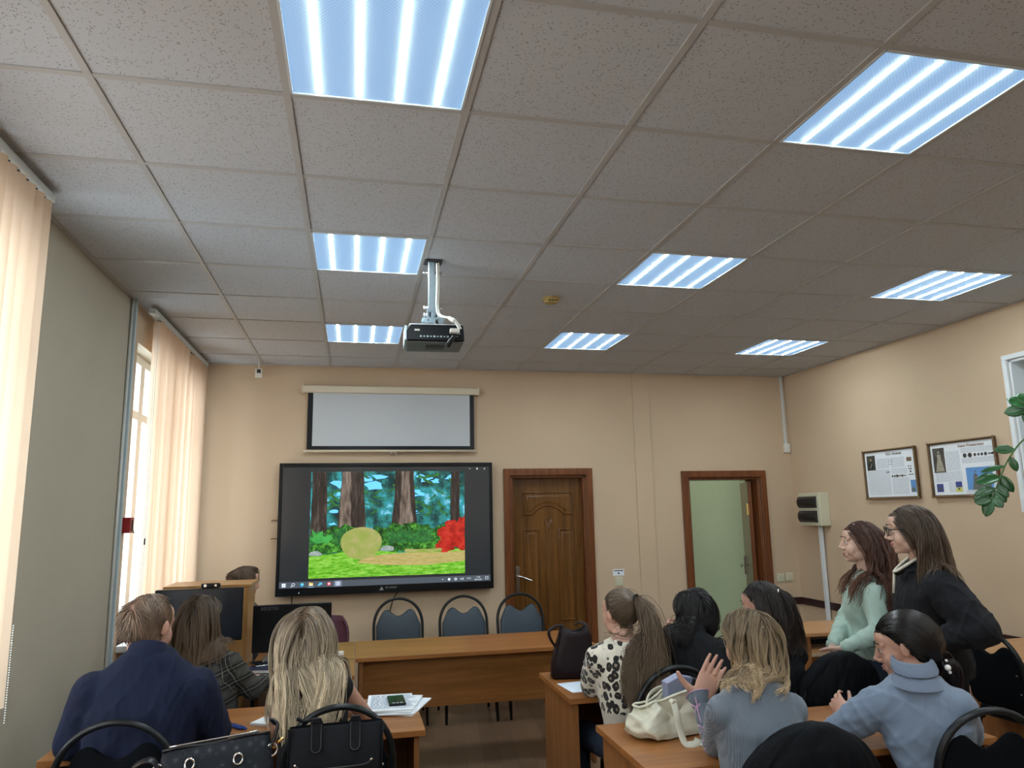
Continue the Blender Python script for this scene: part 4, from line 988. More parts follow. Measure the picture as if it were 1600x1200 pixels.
tag(MB().box((1.99, 1.48, .7508), (.15, .21, .0012), (0, 0, .12)).build('paper_sheet', plain('bright_paper', (.72, .82, .95), .7)), 'white sheet on the table between brown bag and leopard sleeve', 'paper')
t = thing('badge_card', 'small white card with green logo beside the cream tote bag', 'card', (2.155, .475, .75), .1); mb = MB(); mb.box((0, 0, .0012), (.09, .055, .0016)); mb.build('card', M['paper'], t); mb = MB(); mb.box((.02, .012, .0023), (.018, .016, .0005)); mb.build('green_mark', plain('green_print', (.15, .5, .12), .5), t)

# --- dark brown shoulder bag
M['brownleather'] = plain('dark_brown_leather', (.012, .006, .007), .5, spec=.2, bmp=.2, bs=120)
def superring(cx, cy, z, a, b, e=.6, n=40, tilt=0, fn=None):
    R_ = []
    for k in range(n):
        t_ = 2 * PI * k / n; c, s = math.cos(t_), math.sin(t_)
        x = a * math.copysign(abs(c) ** e, c); y = b * math.copysign(abs(s) ** e, s); f_ = fn(t_) if fn else 0
        R_.append((cx + x, cy + y, z + f_ + tilt * x))
    return R_
t = thing('shoulder_bag', 'dark brown leather bag standing at the corner of the right table', 'bag', (2.035, 1.70, .75), -.15)
rings = [superring(0, 0, 0.0, .115, .055, .5), superring(0, 0, .008, .128, .062, .5), superring(.0, 0, .08, .122, .062, .55), superring(.003, 0, .16, .105, .058, .6), superring(.006, 0, .22, .088, .052, .65, fn=lambda a: .0), superring(.008, 0, .262, .074, .046, .7, fn=lambda a: .022 * abs(math.cos(a)) - .02 * abs(math.sin(a))), superring(.008, 0, .255, .062, .034, .7, fn=lambda a: .022 * abs(math.cos(a)) - .02 * abs(math.sin(a))), superring(.008, 0, .18, .06, .03, .7)]
mb = MB(); mb.loft(rings, True, True); mb.build('bag_body', M['brownleather'], t, smooth=True)
mb = MB(); mb.tube(bez([(-.045, .0, .268), (-.09, -.01, .272), (-.132, -.02, .245), (-.122, -.02, .20), (-.092, -.01, .155)], 8), .017, 8, flat=.35, nrm=(0, 1, 0)); mb.build('strap', M['brownleather'], t, smooth=True)
mb = MB(); mb.tube(bez([(.02, .03, .27), (.05, .02, .285), (.085, .0, .265)], 8), .016, 8, flat=.3, nrm=(0, 1, 0)); mb.build('strap', M['brownleather'], t, smooth=True)
mb = MB()
for sx in (-1, 1): mb.tube([(sx * .118 * (1 - .30 * v) + .006 * v, -.048 * (1 - .2 * v), .01 + .24 * v) for v in [k / 8 for k in range(9)]], .003, 6)
mb.build('seam_piping', M['brownleather'], t, smooth=True)

# --- cream slouchy tote
M['cream_leather'] = plain('cream_soft_leather', (.58, .56, .45), .5, bmp=.5, bs=14)
M['pad_grey'] = plain('lilac_grey_cover', (.25, .27, .40), .5)
t = thing('tote_bag', 'cream slouching tote bag lying open on the table beside the raised hand', 'bag', (2.125, .63, .75), .30)
t.scale = (1, 1, .86)
nz = mnoise.noise
def wr(p, s=9, a=.012, o=0):
    q = Vector(p) * s + Vector((o, o * .7, 3)); return Vector(p) + Vector((nz(q), nz(q + Vector((7, 1, 2))), nz(q + Vector((2, 9, 4))))) * a
rings = []
for k in range(22):
    v = k / 21
    z_ = .20 * v; a = .205 - .035 * v ** 1.5 - .03 * (1 - min(1, v * 6)); b = .105 - .035 * v - .02 * (1 - min(1, v * 6))
    cx_ = .035 * v; sag = .10 * v ** 2
    rings.append([tuple(wr((p[0], p[1], max(.002, p[2])), 9, .055 * min(1, .3 + v))) if v > .04 else (p[0], p[1], .002 if k == 0 else max(.004, p[2])) for p in superring(cx_, .01 * v, z_ , a, b, .62, 64, fn=lambda q, v=v: (-.085 * max(0, -math.cos(q)) * v ** 1.3 + .02 * math.cos(2 * q) * v))])
for k in range(6):
    v = k / 5; rings.append([tuple(Vector(p)) for p in [((q[0] - .035) * (.92 - .06 * v) + .035, q[1] * (.85 - .1 * v), q[2] - .006 - .10 * v) for q in rings[21]]])
mb = MB(); mb.loft(rings, True, True); o = mb.build('bag_body', M['cream_leather'], t, smooth=True); ss = o.modifiers.new('s', 'SUBSURF'); ss.levels = 1; ss.render_levels = 1
mb = MB(); mb.tube([Vector(p) + Vector((0, 0, .003)) for p in rings[21][::2]], .006, 6, closed=True); mb.build('rim_binding', M['cream_leather'], t, smooth=True)
mb = MB(); mb.tube(bez([(-.055, -.075, .175), (-.065, -.105, .13), (-.075, -.135, .06), (-.078, -.165, .012), (-.04, -.178, .008), (.0, -.15, .012)], 8), .016, 8, flat=.22, nrm=(1, 0, 0)); mb.build('front_strap', M['cream_leather'], t, smooth=True)
mb = MB(); mb.tube(bez([(-.13, -.02, .10), (-.10, .03, .15), (-.02, .075, .175), (.07, .08, .178), (.16, .06, .16)], 8), .015, 8, flat=.3, nrm=(0, 0, 1)); mb.build('rear_strap', M['cream_leather'], t, smooth=True)
mb = MB(); mb.tube(bez([(.03, -.098, .105), (.09, -.095, .11), (.15, -.075, .112)], 6), .0035, 6); mb.build('zip', plain('brass_zip', (.30, .24, .16), .4, .5), t, smooth=True)
mb = MB(); mb.box((-.055, -.078, .165), (.035, .02, .02), (.2, .3, .4)); mb.build('strap_tab', M['cream_leather'], t, bevel=.005)
t = thing('tablet_case', 'lilac grey folded case sticking out of the cream tote bag', 'case', (2.175, .665, .86), .35)
mb = MB(); mb.box((-.03, .0, .05), (.085, .035, .10), (.2, -.25, 0)); mb.build('cover', M['pad_grey'], t, bevel=.004); mb = MB(); mb.box((.035, .0, .045), (.07, .03, .10), (.2, .25, 0)); mb.build('cover_flap', plain('lilac_cover', (.19, .21, .33), .5), t, bevel=.004)
mb = MB(); mb.box((.068, -.008, .04), (.03, .03, .09), (.2, .3, 0)); mb.build('edge', M['blackplastic'], t, bevel=.003)

# --- patterned grey handbag at bottom left
def monogram():
    m, N, L, b = _nt('grey_patterned_leather'); v = coords(N, L, 'Object', (1, 1, 1), (0, PI / 4, 0))
    vo = N.new('ShaderNodeTexVoronoi'); vo.inputs['Scale'].default_value = 36; vo.inputs['Randomness'].default_value = .25; L.new(v, vo.inputs['Vector'])
    r1 = ramp(N, L, vo.outputs['Distance'], [(.20, (.05, .06, .075)), (.26, (.010, .012, .018)), (.34, (.010, .012, .018)), (.38, (.03, .038, .05)), (.44, (.010, .012, .018))])
    n = noise(N, L, coords(N, L), 6, 3); L.new(mix(N, L, math_(N, L, 'MULTIPLY', n, .6), r1, (.007, .009, .014)), b.inputs['Base Color']); b.inputs['Roughness'].default_value = .55; b.inputs['Specular IOR Level'].default_value = .2; return m
M['mono'] = monogram(); M['trimleather'] = plain('black_trim_leather', (.006, .007, .010), .35)
t = thing('handbag', 'grey patterned handbag with metal rings at the bottom left', 'bag', (.435, .29, .75), .10)
rings = [superring(0, 0, 0, .168, .062, .4), superring(0, 0, .02, .175, .068, .4), superring(0, 0, .10, .172, .06, .45), superring(0, 0, .16, .164, .036, .5, tilt=.06), superring(0, 0, .195, .158, .014, .6, tilt=.08), superring(0, 0, .198, .15, .006, .7, tilt=.08)]
mb = MB(); mb.loft(rings, True, True); mb.build('bag_body', M['mono'], t, smooth=True)
mb = MB(); mb.tube([(-.158 + .316 * k / 10, -.008, .198 + .08 * (-.158 + .316 * k / 10) + .004 * math.sin(k)) for k in range(11)], .005, 8); mb.build('top_edging', M['trimleather'], t, smooth=True)
mb = MB(); mb.tube([(-.14 + .26 * k / 10, .002, .205 + .08 * (-.14 + .26 * k / 10)) for k in range(11)], .003, 6); mb.build('zip', M['chrome'], t, smooth=True)
for sx in (-.075, .065):
    mb = MB(); mb.tube([(sx + .013 * math.cos(a * PI / 8), -.040 - .012 * (1 if a > 8 else .3), .152 + .015 * math.sin(a * PI / 8)) for a in range(16)], .0034, 6, closed=True); mb.build('metal_ring', M['chrome'], t, smooth=True)
    mb = MB(); mb.poly([(sx - .010, .13), (sx + .010, .13), (sx + .014, .11), (sx + .008, .095), (sx + .006, .01), (sx - .006, .01), (sx - .008, .095), (sx - .014, .11)], -.070, -.064, 'y'); mb.build('strap_tab', M['trimleather'], t, bevel=.002)
for sx in (-1, 1):
    mb = MB(); mb.tube([(sx * .165 + .016 * math.cos(a * PI / 8), -.02, .147 + .08 * sx * .16 + .018 * math.sin(a * PI / 8)) for a in range(16)], .0038, 6, closed=True); mb.build('metal_ring', M['chrome'], t, smooth=True)
mb = MB(); mb.tube(bez([(-.165, -.02, .145), (-.19, -.02, .170), (-.232, -.02, .155), (-.252, -.02, .105), (-.255, -.02, .02)], 6), .026, 10, flat=.2, nrm=(0, 1, 0)); mb.build('shoulder_strap', M['trimleather'], t, smooth=True)
mb = MB(); mb.tube([(-.238 + .014 * math.cos(a * PI / 8), -.044, .115 + .014 * math.sin(a * PI / 8)) for a in range(16)], .004, 6, closed=True); mb.build('buckle', M['chrome'], t, smooth=True)
mb = MB(); mb.tube(bez([(.160, -.02, .165), (.172, -.02, .20), (.180, -.02, .235), (.162, .0, .24)], 6), .020, 10, flat=.25, nrm=(0, 1, 0)); mb.build('strap_end', M['trimleather'], t, smooth=True)
mb = MB(); mb.tube([(.178, -.03, .18), (.198, -.03, .195)], .005, 8); mb.build('strap_clasp', M['brass'], t, smooth=True)

# --- black tote
M['blackleather'] = plain('black_grained_leather', (.005, .006, .009), .55, bmp=.25, bs=300, spec=.15)
t = thing('tote_bag', 'black leather tote bag with short handles in front of the arched chair', 'bag', (.80, .33, .75), -.02)
rings = [superring(0, 0, 0, .140, .052, .3), superring(0, 0, .01, .146, .056, .3), superring(0, 0, .10, .149, .048, .35), superring(0, 0, .205, .152, .022, .4, tilt=.02), superring(0, 0, .212, .150, .016, .4, tilt=.02), superring(0, 0, .15, .142, .018, .4)]
mb = MB(); mb.loft(rings, True, True); mb.build('bag_body', M['blackleather'], t, auto=.9)
for sx in (-.062, .062):
    O = [(sx - .019, .225), (sx + .019, .225), (sx + .019, .155)] + [(sx + .019 * math.cos(a), .155 - .019 * math.sin(a)) for a in [PI * k / 8 for k in range(1, 8)]] + [(sx - .019, .155)]
    mb = MB(); mb.poly([(x_, z_) for x_, z_ in O], -.0020, .0020, 'y'); mb.v = [(v[0], v[1] - .050 + (v[2] - .12) * .24, v[2]) for v in mb.v]; tb = mb.build('handle_tab', M['blackleather'], t, bevel=.001)
    Q = shrink(O, .004); mb = MB(); mb.tube([(x_, -.0535 + (z_ - .12) * .24, z_) for x_, z_ in Q], .0009, 5, closed=True); mb.build('stitching', plain('grey_thread', (.08, .08, .085), .6), tb)
    mb = MB(); mb.poly([(sx - .021, .222), (sx - .012, .24), (sx + .012, .24), (sx + .021, .222)], -.032, -.018, 'y'); mb.build('handle_fold', M['blackleather'], t, bevel=.003)
for y_ in (.012,):
    mb = MB(); mb.tube(bez([(-.062, -.018, .235), (-.085, .0, .228), (-.105, .012, .222), (-.13, .015, .232)], 5), .006, 8); mb.build('handle', M['blackleather'], t, smooth=True)
mb = MB(); mb.tube(bez([(-.125, -.052, .107), (-.11, -.057, .098), (-.09, -.058, .094), (.0, -.060, .094), (.09, -.058, .097), (.115, -.055, .108)], 6), .0022, 6); mb.build('pocket_zip', M['darkgrey'], t, smooth=True)
mb = MB()
for x_, z_ in ((-.125, .108), (.115, .110)): mb.ell((x_, -.055, z_), (.005, .004, .004))
mb.build('stud', M['chrome'], t)
mb = MB(); mb.tube([(-.098 + .01 * math.cos(a * PI / 6), -.060, .085 + .012 * math.sin(a * PI / 6)) for a in range(12)], .002, 6, closed=True); mb.tube([(-.098 + .007 * math.cos(a * PI / 6), -.062, .064 + .012 * math.sin(a * PI / 6)) for a in range(12)], .002, 6, closed=True); mb.tube([(-.11, -.06, .10), (-.098, -.062, .085), (-.086, -.06, .10)], .0025, 6); mb.build('chain_clip', M['chrome'], t, smooth=True)
mb = MB(); mb.tube([(-.146, -.045, .01), (-.150, -.03, .12), (-.152, -.018, .208)], .0025, 6); mb.tube([(.146, -.045, .01), (.150, -.03, .12), (.152, -.018, .214)], .0025, 6); mb.build('seam_piping', M['blackleather'], t, smooth=True)

# ================================================================== PLANT
M['leafm'] = plain('glossy_dark_leaf', (.018, .085, .022), .22, var=.35, vs=12, spec=.6); M['stemm'] = plain('green_stem', (.05, .13, .03), .4); M['pot'] = plain('white_glazed_pot', (.6, .6, .57), .3)
t = thing('potted_plant', 'glossy green potted plant arching in from the right edge before the posters', 'plant', (5.02, .98, 1.42))
mb = MB(); mb.tube([(0, 0, 0), (0, 0, .12), (0, 0, .16)], [.07, .095, .10], 28); mb.build('pot', M['pot'], t, auto=.6)
def leafm(mb, p, d, nrm, L_, w):
    d = Vector(d).normalized(); n = Vector(nrm); n = (n - d * n.dot(d)).normalized(); s = d.cross(n); rows = []
    for k in range(9):
        v = k / 8; ww = w * math.sin(PI * min(1, v * .93 + .03)) ** .75 * (1.0 if v < .98 else .15)
        c_ = Vector(p) + d * (L_ * v) + n * (-.12 * L_ * v * v)
        rows.append([c_ + s * (ww * u) + n * (.18 * ww * abs(u) ** 1.5) for u in (-1, -.5, 0, .5, 1)])
    mb.loft(rows, False, False)
def frond(pts, leaves, th=.008):
    c = bez(pts, 10); mb = MB(); mb.tube(c, [th * (1 - .6 * k / len(c)) for k in range(len(c))], 8); st = mb.build('stem', M['stemm'], t, smooth=True)
    n = len(c)
    for v, side, L_, w in leaves:
        k = min(n - 2, int(v * (n - 1))); p = c[k]; tg = (c[k + 1] - c[k]).normalized(); sd = tg.cross(Vector((.8, .62, 0))).normalized() * side
        d = (tg * .55 + sd * .9 + Vector((rr.uniform(-.15, .15), rr.uniform(-.3, .3), rr.uniform(-.15, .15)))).normalized() if side else tg
        L_ *= 1.35; w *= 1.3; lm = MB(); leafm(lm, p, d, Vector((-.75, -.62, .25)) + Vector((rr.uniform(-.3, .3), rr.uniform(-.3, .3), rr.uniform(-.3, .3))), L_, w); o = lm.build('leaf', M['leafm'], t, smooth=True); s = o.modifiers.new('s', 'SOLIDIFY'); s.thickness = .0012
rr = random.Random(12)
# local coordinates relative to the pot; frond A droops down-left in front of the second poster
frond([(0, 0, .15), (-.02, .10, .42), (-.06, .22, .62), (-.16, .35, .62), (-.25, .42, .50), (-.31, .46, .36), (-.36, .49, .235)],
      [(.62, -1, .08, .022), (.68, 1, .07, .018), (.74, -1, .10, .014), (.80, 1, .085, .024), (.83, -1, .10, .034), (.87, 1, .07, .020), (.90, -1, .09, .022), (.93, 1, .065, .022), (.95, -1, .085, .022), (.975, 1, .06, .022), (1.0, 0, .085, .028), (1.0, -1, .07, .026)])
frond([(0, 0, .15), (.0, .08, .5), (-.02, .20, .72), (-.08, .30, .80), (-.15, .36, .79)],
      [(.70, 1, .09, .024), (.76, -1, .09, .026), (.82, 1, .085, .026), (.86, -1, .09, .026), (.90, 1, .085, .026), (.93, -1, .09, .028), (.96, 1, .08, .026), (1.0, 0, .09, .03), (.98, -1, .09, .026)])
frond([(0, 0, .15), (.05, -.05, .5), (.08, -.15, .75)], [(v / 10, (-1) ** v, .09, .025) for v in range(4, 11)])
frond([(0, 0, .15), (.08, .02, .45), (.15, .03, .62)], [(v / 10, (-1) ** v, .09, .025) for v in range(4, 11)])
t2 = thing('plant_stand', 'tall stand under the potted plant just outside the right edge', 'stand', (5.02, .98, .74)); mb = MB(); mb.box((0, 0, .33), (.24, .24, .66)); mb.build('column', M['trim_white'], t2, bevel=.004); mb = MB(); mb.box((0, 0, .67), (.28, .28, .02)); mb.build('top_plate', M['trim_white'], t2, bevel=.003)
# ================================================================== PEOPLE
def V(*a): return Vector(a)
def yawm(y, pitch=0, roll=0):
    """columns: right, forward, up ; yaw clockwise from +y, pitch up positive (degrees)"""
    return Matrix.Rotation(-math.radians(y), 3, 'Z') @ Matrix.Rotation(math.radians(pitch), 3, 'X') @ Matrix.Rotation(math.radians(roll), 3, 'Y')
def fused(name, mb, voxel, smooth, mats, parent, assign=None, disp=None):
    me = mb.mesh('tmp', []); o = bpy.data.objects.new('tmp', me); COL.objects.link(o)
    r = o.modifiers.new('r', 'REMESH'); r.mode = 'VOXEL'; r.voxel_size = voxel; r.use_smooth_shade = True
    if smooth: s = o.modifiers.new('s', 'SMOOTH'); s.factor = .5; s.iterations = smooth
    dg = bpy.context.evaluated_depsgraph_get(); dg.update()
    nm = bpy.data.meshes.new_from_object(o.evaluated_get(dg)); bpy.data.objects.remove(o); bpy.data.meshes.remove(me)
    nm.name = name; nm.materials.clear()
    for m in (mats if isinstance(mats, (list, tuple)) else [mats]): nm.materials.append(m)
    nv = len(nm.vertices); co = np.empty(nv * 3); nm.vertices.foreach_get('co', co); co = co.reshape(-1, 3)
    if disp is not None:
        no = np.empty(nv * 3); nm.vertices.foreach_get('normal', no); no = no.reshape(-1, 3)
        co = co + no * disp(co, no)[:, None]; nm.vertices.foreach_set('co', co.ravel())
    nf = len(nm.polygons); mi = np.zeros(nf, int)
    if assign is not None:
        c = np.empty(nf * 3); nm.polygons.foreach_get('center', c); mi = assign(c.reshape(-1, 3)).astype(int)
    nm.polygons.foreach_set('material_index', mi); nm.polygons.foreach_set('use_smooth', np.ones(nf, bool)); nm.update()
    o = bpy.data.objects.new(name, nm); COL.objects.link(o); o.parent = parent; return o
def folds(seed, amp=.006, scale=9, stretch=(1, 1, .5), gx=0):
    r_ = np.random.RandomState(seed); K = r_.normal(size=(10, 3)) * scale * 5 * np.array(stretch)[None]; ph = r_.uniform(0, 6.28, 10); w = r_.uniform(.4, 1, 10)
    K2 = r_.normal(size=(6, 3)) * 3
    def f(co, no):
        s = np.zeros(len(co))
        wob = np.sin(co @ K2[0] * 2) * 1.2 + np.sin(co @ K2[1] * 3)
        for k in range(10): s += w[k] * (1 - np.abs(np.sin(co @ K[k] * .5 + ph[k] + wob))) ** 3
        s = s / w.sum() - .27
        m = .5 + .5 * np.sin(co @ K2[2] * 1.6 + ph[0])
        return s * amp * 3.6 * (.35 + .65 * m)
    return f
def crumple(o, seed, amp, scale=9, stretch=(1, 1, 1)):
    me = o.data; nv = len(me.vertices); co = np.empty(nv * 3); no = np.empty(nv * 3); me.vertices.foreach_get('co', co); me.vertices.foreach_get('normal', no); co = co.reshape(-1, 3); no = no.reshape(-1, 3)
    co = co + no * folds(seed, amp, scale, stretch)(co, no)[:, None]; me.vertices.foreach_set('co', co.ravel()); me.update()
# head prims in head space (x right, y forward, z up), s scale
def head_prims(mb, H, R, s, female=True, nose=1.0):
    def T(p): return H + R @ (Vector(p) * s)
    def E(c, r, rot=None): mb.ell(T(c), [q * s for q in r], R if rot is None else R @ Euler(rot).to_matrix(), 20, 14)
    def Cp(a, ra, b, rb): mb.cap(T(a), ra * s, T(b), rb * s, 12)
    E((0, -.012, .030), (.074, .094, .086)); E((0, .028, -.010), (.061, .062, .085)); E((0, .038, -.062), (.046, .045, .044))
    E((0, .066, -.090), (.020, .018, .016)); E((0, .058, .045), (.056, .034, .045))
    for q in (-1, 1):
        E((q * .032, .052, -.032), (.029, .030, .040)); E((q * .076, -.004, .002), (.008, .017, .030), (0, 0, q * -.35)); E((q * .038, .022, -.060), (.020, .040, .030), (.35, 0, 0))
        Cp((q * .010, .097, -.033), .0085, (q * .012, .090, -.032), .008)
        Cp((q * .016, .085, .026), .010, (q * .045, .070, .026), .010)
        Cp((q * .018, .086, -.001), .0042, (q * .042, .076, -.0015), .0042)   # lower lid
        Cp((q * .017, .0885, .0135), .0042, (q * .043, .0775, .0125), .0042)     # upper lid
    Cp((0, .086, .020), .009, (0, .106, -.022), .0085); E((0, .108, -.025), (.0110, .011, .009))
    Cp((-.017, .081, -.055), .0055, (0, .088, -.053), .0062); Cp((.017, .081, -.055), .0055, (0, .088, -.053), .0062)
    Cp((-.015, .080, -.066), .006, (0, .086, -.068), .0070); Cp((.015, .080, -.066), .006, (0, .086, -.068), .0070)
    E((0, .074, -.060), (.028, .017, .022))
def face_parts(parent, H, R, s, brow, eyec=(.10, .07, .04)):
    def T(p): return H + R @ (Vector(p) * s)
    for q in (-1, 1):
        mb = MB(); mb.ell(T((q * .030, .0755, .0062)), [.0120 * s] * 3, R, 16, 12); e = mb.build('eye', M['eyewhite'], parent, smooth=True)
        d = R @ Vector((q * -.02, 1, -.03)).normalized(); mb = MB(); mb.ell(T((q * .030, .0755, .0062)) + d * .0095 * s, [.0056 * s] * 3, R, 12, 8); mb.build('iris', plain('iris', eyec, .15), e, smooth=True)
        mb = MB(); mb.tube([T(p) for p in ((q * .012, .0985, .030), (q * .026, .0965, .0355), (q * .040, .086, .034), (q * .048, .077, .028))], [.0014 * s, .0020 * s, .0017 * s, .0008 * s], 6); mb.build('eyebrow', brow, parent, smooth=True)
        mb = MB(); mb.tube([T(p) for p in ((q * .018, .0925, .0120), (q * .030, .0920, .0140), (q * .043, .0815, .0105))], [.0009 * s] * 3, 5); mb.build('eyelash', brow, parent, smooth=True)
    mb = MB()
    mb.tube([T(p) for p in ((-.024, .080, -.055), (-.010, .0905, -.0555), (0, .0935, -.0565), (.010, .0905, -.0555), (.024, .080, -.055))], [.001 * s, .0038 * s, .0036 * s, .0038 * s, .001 * s], 8)
    mb.tube([T(p) for p in ((-.022, .080, -.057), (-.009, .089, -.0645), (0, .0915, -.066), (.009, .089, -.0645), (.022, .080, -.057))], [.001 * s, .0042 * s, .0048 * s, .0042 * s, .001 * s], 8); mb.build('lips', M['lips'], parent, smooth=True)
M['eyewhite'] = plain('eye_white', (.7, .68, .66), .2); M['lips'] = plain('lips', (.38, .15, .13), .4)
def hand_prims(mb, Wp, d, n, s, curl, thumb=(.3, .9), k=1.0, spread=.10, tcurl=.3):
    """Wp wrist, d direction to knuckles, n palm normal, s side where the thumb is; curl = 4 finger curl angles (radians)"""
    d = Vector(d).normalized(); n = Vector(n); n = (n - d * n.dot(d)).normalized(); s = Vector(s); s = (s - d * s.dot(d) - n * s.dot(n)).normalized()
    rings = []
    for t_, w, h in ((-.012, .022, .017), (.012, .030, .016), (.05, .039, .0145), (.08, .041, .012), (.090, .037, .009)):
        c = Wp + d * t_ * k; rings.append([c + s * (w * k * math.cos(2 * PI * j / 16)) + n * (h * k * math.sin(2 * PI * j / 16)) for j in range(16)])
    mb.loft(rings, True, True)
    offs = (.030, .0105, -.0095, -.0285); lens = (.070, .078, .073, .057)
    tips = []
    for i in range(4):
        p = Wp + d * (.082 * k) + s * offs[i] * k; a = curl[i] * .3; sp = spread * (1.5 - i) / 1.5
        for j, (fr, r0, r1) in enumerate(((.44, .0088, .0080), (.31, .0080, .0073), (.25, .0073, .0060))):
            dd = (d * math.cos(a) + n * math.sin(a) + s * sp).normalized(); q = p + dd * lens[i] * fr * k; mb.cap(p, r0 * k, q, r1 * k, 10); p = q; a += curl[i]
        tips.append(p)
    p = Wp + d * .016 * k + s * .024 * k; a = (d * thumb[0] + s * thumb[1] + n * .25).normalized(); q = p + a * .040 * k; mb.cap(p, .0155 * k, q, .0115 * k, 12)
    a2 = (a + d * tcurl + n * .1).normalized(); q2 = q + a2 * .030 * k; mb.cap(q, .0112 * k, q2, .0095 * k, 10); a3 = (a2 + d * tcurl).normalized(); q3 = q2 + a3 * .024 * k; mb.cap(q2, .0095 * k, q3, .0078 * k, 10)
    return tips
def ring_pts(c, side, fr, a, b, n=28, e=.85):
    R_ = []
    for k in range(n):
        t_ = 2 * PI * k / n; x, y = math.cos(t_), math.sin(t_)
        R_.append(c + side * (a * math.copysign(abs(x) ** e, x)) + fr * (b * math.copysign(abs(y) ** e, y)))
    return R_
def torso(mb, hip, neck, sL, sR, off, k=1.0, belly=0, bust=0, low=.0):
    """pelvis -> neck loft; sL, sR shoulder joints"""
    mid = (sL + sR) / 2; side = (sR - sL).normalized(); spine = (mid - hip); u = spine.normalized(); fr = u.cross(side).normalized()
    if fr.dot(Vector(bodyfwd[0])) < 0: fr = -fr
    sw = (sR - sL).length / 2
    hw = .165 * k
    L_ = []
    hs = Vector(bodyside[0])
    def at(t_, dy=0): return hip + spine * t_ + fr * dy
    def sd(t_): return (hs * (1 - t_) + side * t_).normalized()
    L_.append(ring_pts(at(-.22 - low), sd(0), fr, (hw * .92 + off), (.115 * k + off)))
    L_.append(ring_pts(at(-.05), sd(0), fr, (hw * 1.02 + off), (.125 * k + belly * .5 + off)))
    L_.append(ring_pts(at(.25, belly * .3), sd(.3), fr, (.142 * k + belly * .6 + off), (.105 * k + belly + off)))
    L_.append(ring_pts(at(.52, bust * .2), sd(.6), fr, (.145 * k + belly * .4 + off), (.108 * k + belly * .5 + bust + off)))
    L_.append(ring_pts(at(.78, bust * .1), side, fr, (sw * .5 + .085 * k + off), (.105 * k + bust * .6 + off)))
    L_.append(ring_pts(at(.95), side, fr, (sw * .95 + off), (.082 * k + off)))
    up_ = (neck - mid)
    L_.append(ring_pts(mid + up_ * .22, side, fr, (sw * .86 + off), (.070 * k + off * .8)))
    L_.append(ring_pts(mid + up_ * .50, side, fr, (sw * .58 + .012 + off), (.066 * k + off * .7)))
    L_.append(ring_pts(mid + up_ * .78, side, fr, (.075 * k + off * .8), (.062 * k + off * .6)))
    L_.append(ring_pts(neck, side, fr, .056 * k + off * .5, .054 * k + off * .5))
    mb.loft(L_, True, True)
    for s_ in (sL, sR): mb.ell(s_ - u * .048 - side * (.006 if s_ is sR else -.006), (.054 * k + off,) * 3)
    return side, fr, u
bodyfwd = [(0, 1, 0)]; bodyside = [(1, 0, 0)]
def arm(mb, S, E_, Wr, off, k=1.0, cuff=0):
    mb.cap(S + Vector((0, 0, -.045)), .050 * k + off, E_, .038 * k + off, 14)
    w = Wr if cuff == 0 else Wr + (E_ - Wr).normalized() * cuff
    mb.cap(E_, .038 * k + off, w, .026 * k + off * .8, 14)
def legs(mb, hipc, side, knees, ankles, off, k=1.0):
    for q, kn, an in zip((-1, 1), knees, ankles):
        h = hipc + side * (q * .085 * k); mb.cap(h, .085 * k + off, kn, .055 * k + off, 16); mb.cap(kn, .055 * k + off, an, .036 * k + off, 16)
# ------------------------------------------------ hair
def hair_mat(name, root, tip, dark=None, rough=.38, mid=.45, vary=.5):
    m, N, L, b = _nt(name); a = N.new('ShaderNodeAttribute'); a.attribute_name = 'strand'; sp = N.new('ShaderNodeSeparateColor'); L.new(a.outputs['Color'], sp.inputs[0])
    c = ramp(N, L, sp.outputs[1], [(0, root), (mid, tuple((x + y) / 2 for x, y in zip(root, tip))), (1, tip)])
    v = ramp(N, L, sp.outputs[0], [(0, (1 - vary,) * 3), (1, (1 + vary * .6,) * 3)])
    mu = N.new('ShaderNodeMix'); mu.data_type = 'RGBA'; mu.blend_type = 'MULTIPLY'; mu.inputs[0].default_value = 1; mu.clamp_result = False; L.new(c, mu.inputs[6]); L.new(v, mu.inputs[7])
    L.new(mu.outputs[2], b.inputs['Base Color']); b.inputs['Roughness'].default_value = rough; b.inputs['Specular IOR Level'].default_value = .45
    return m
def npv(v): return np.array([v[0], v[1], v[2]], float)
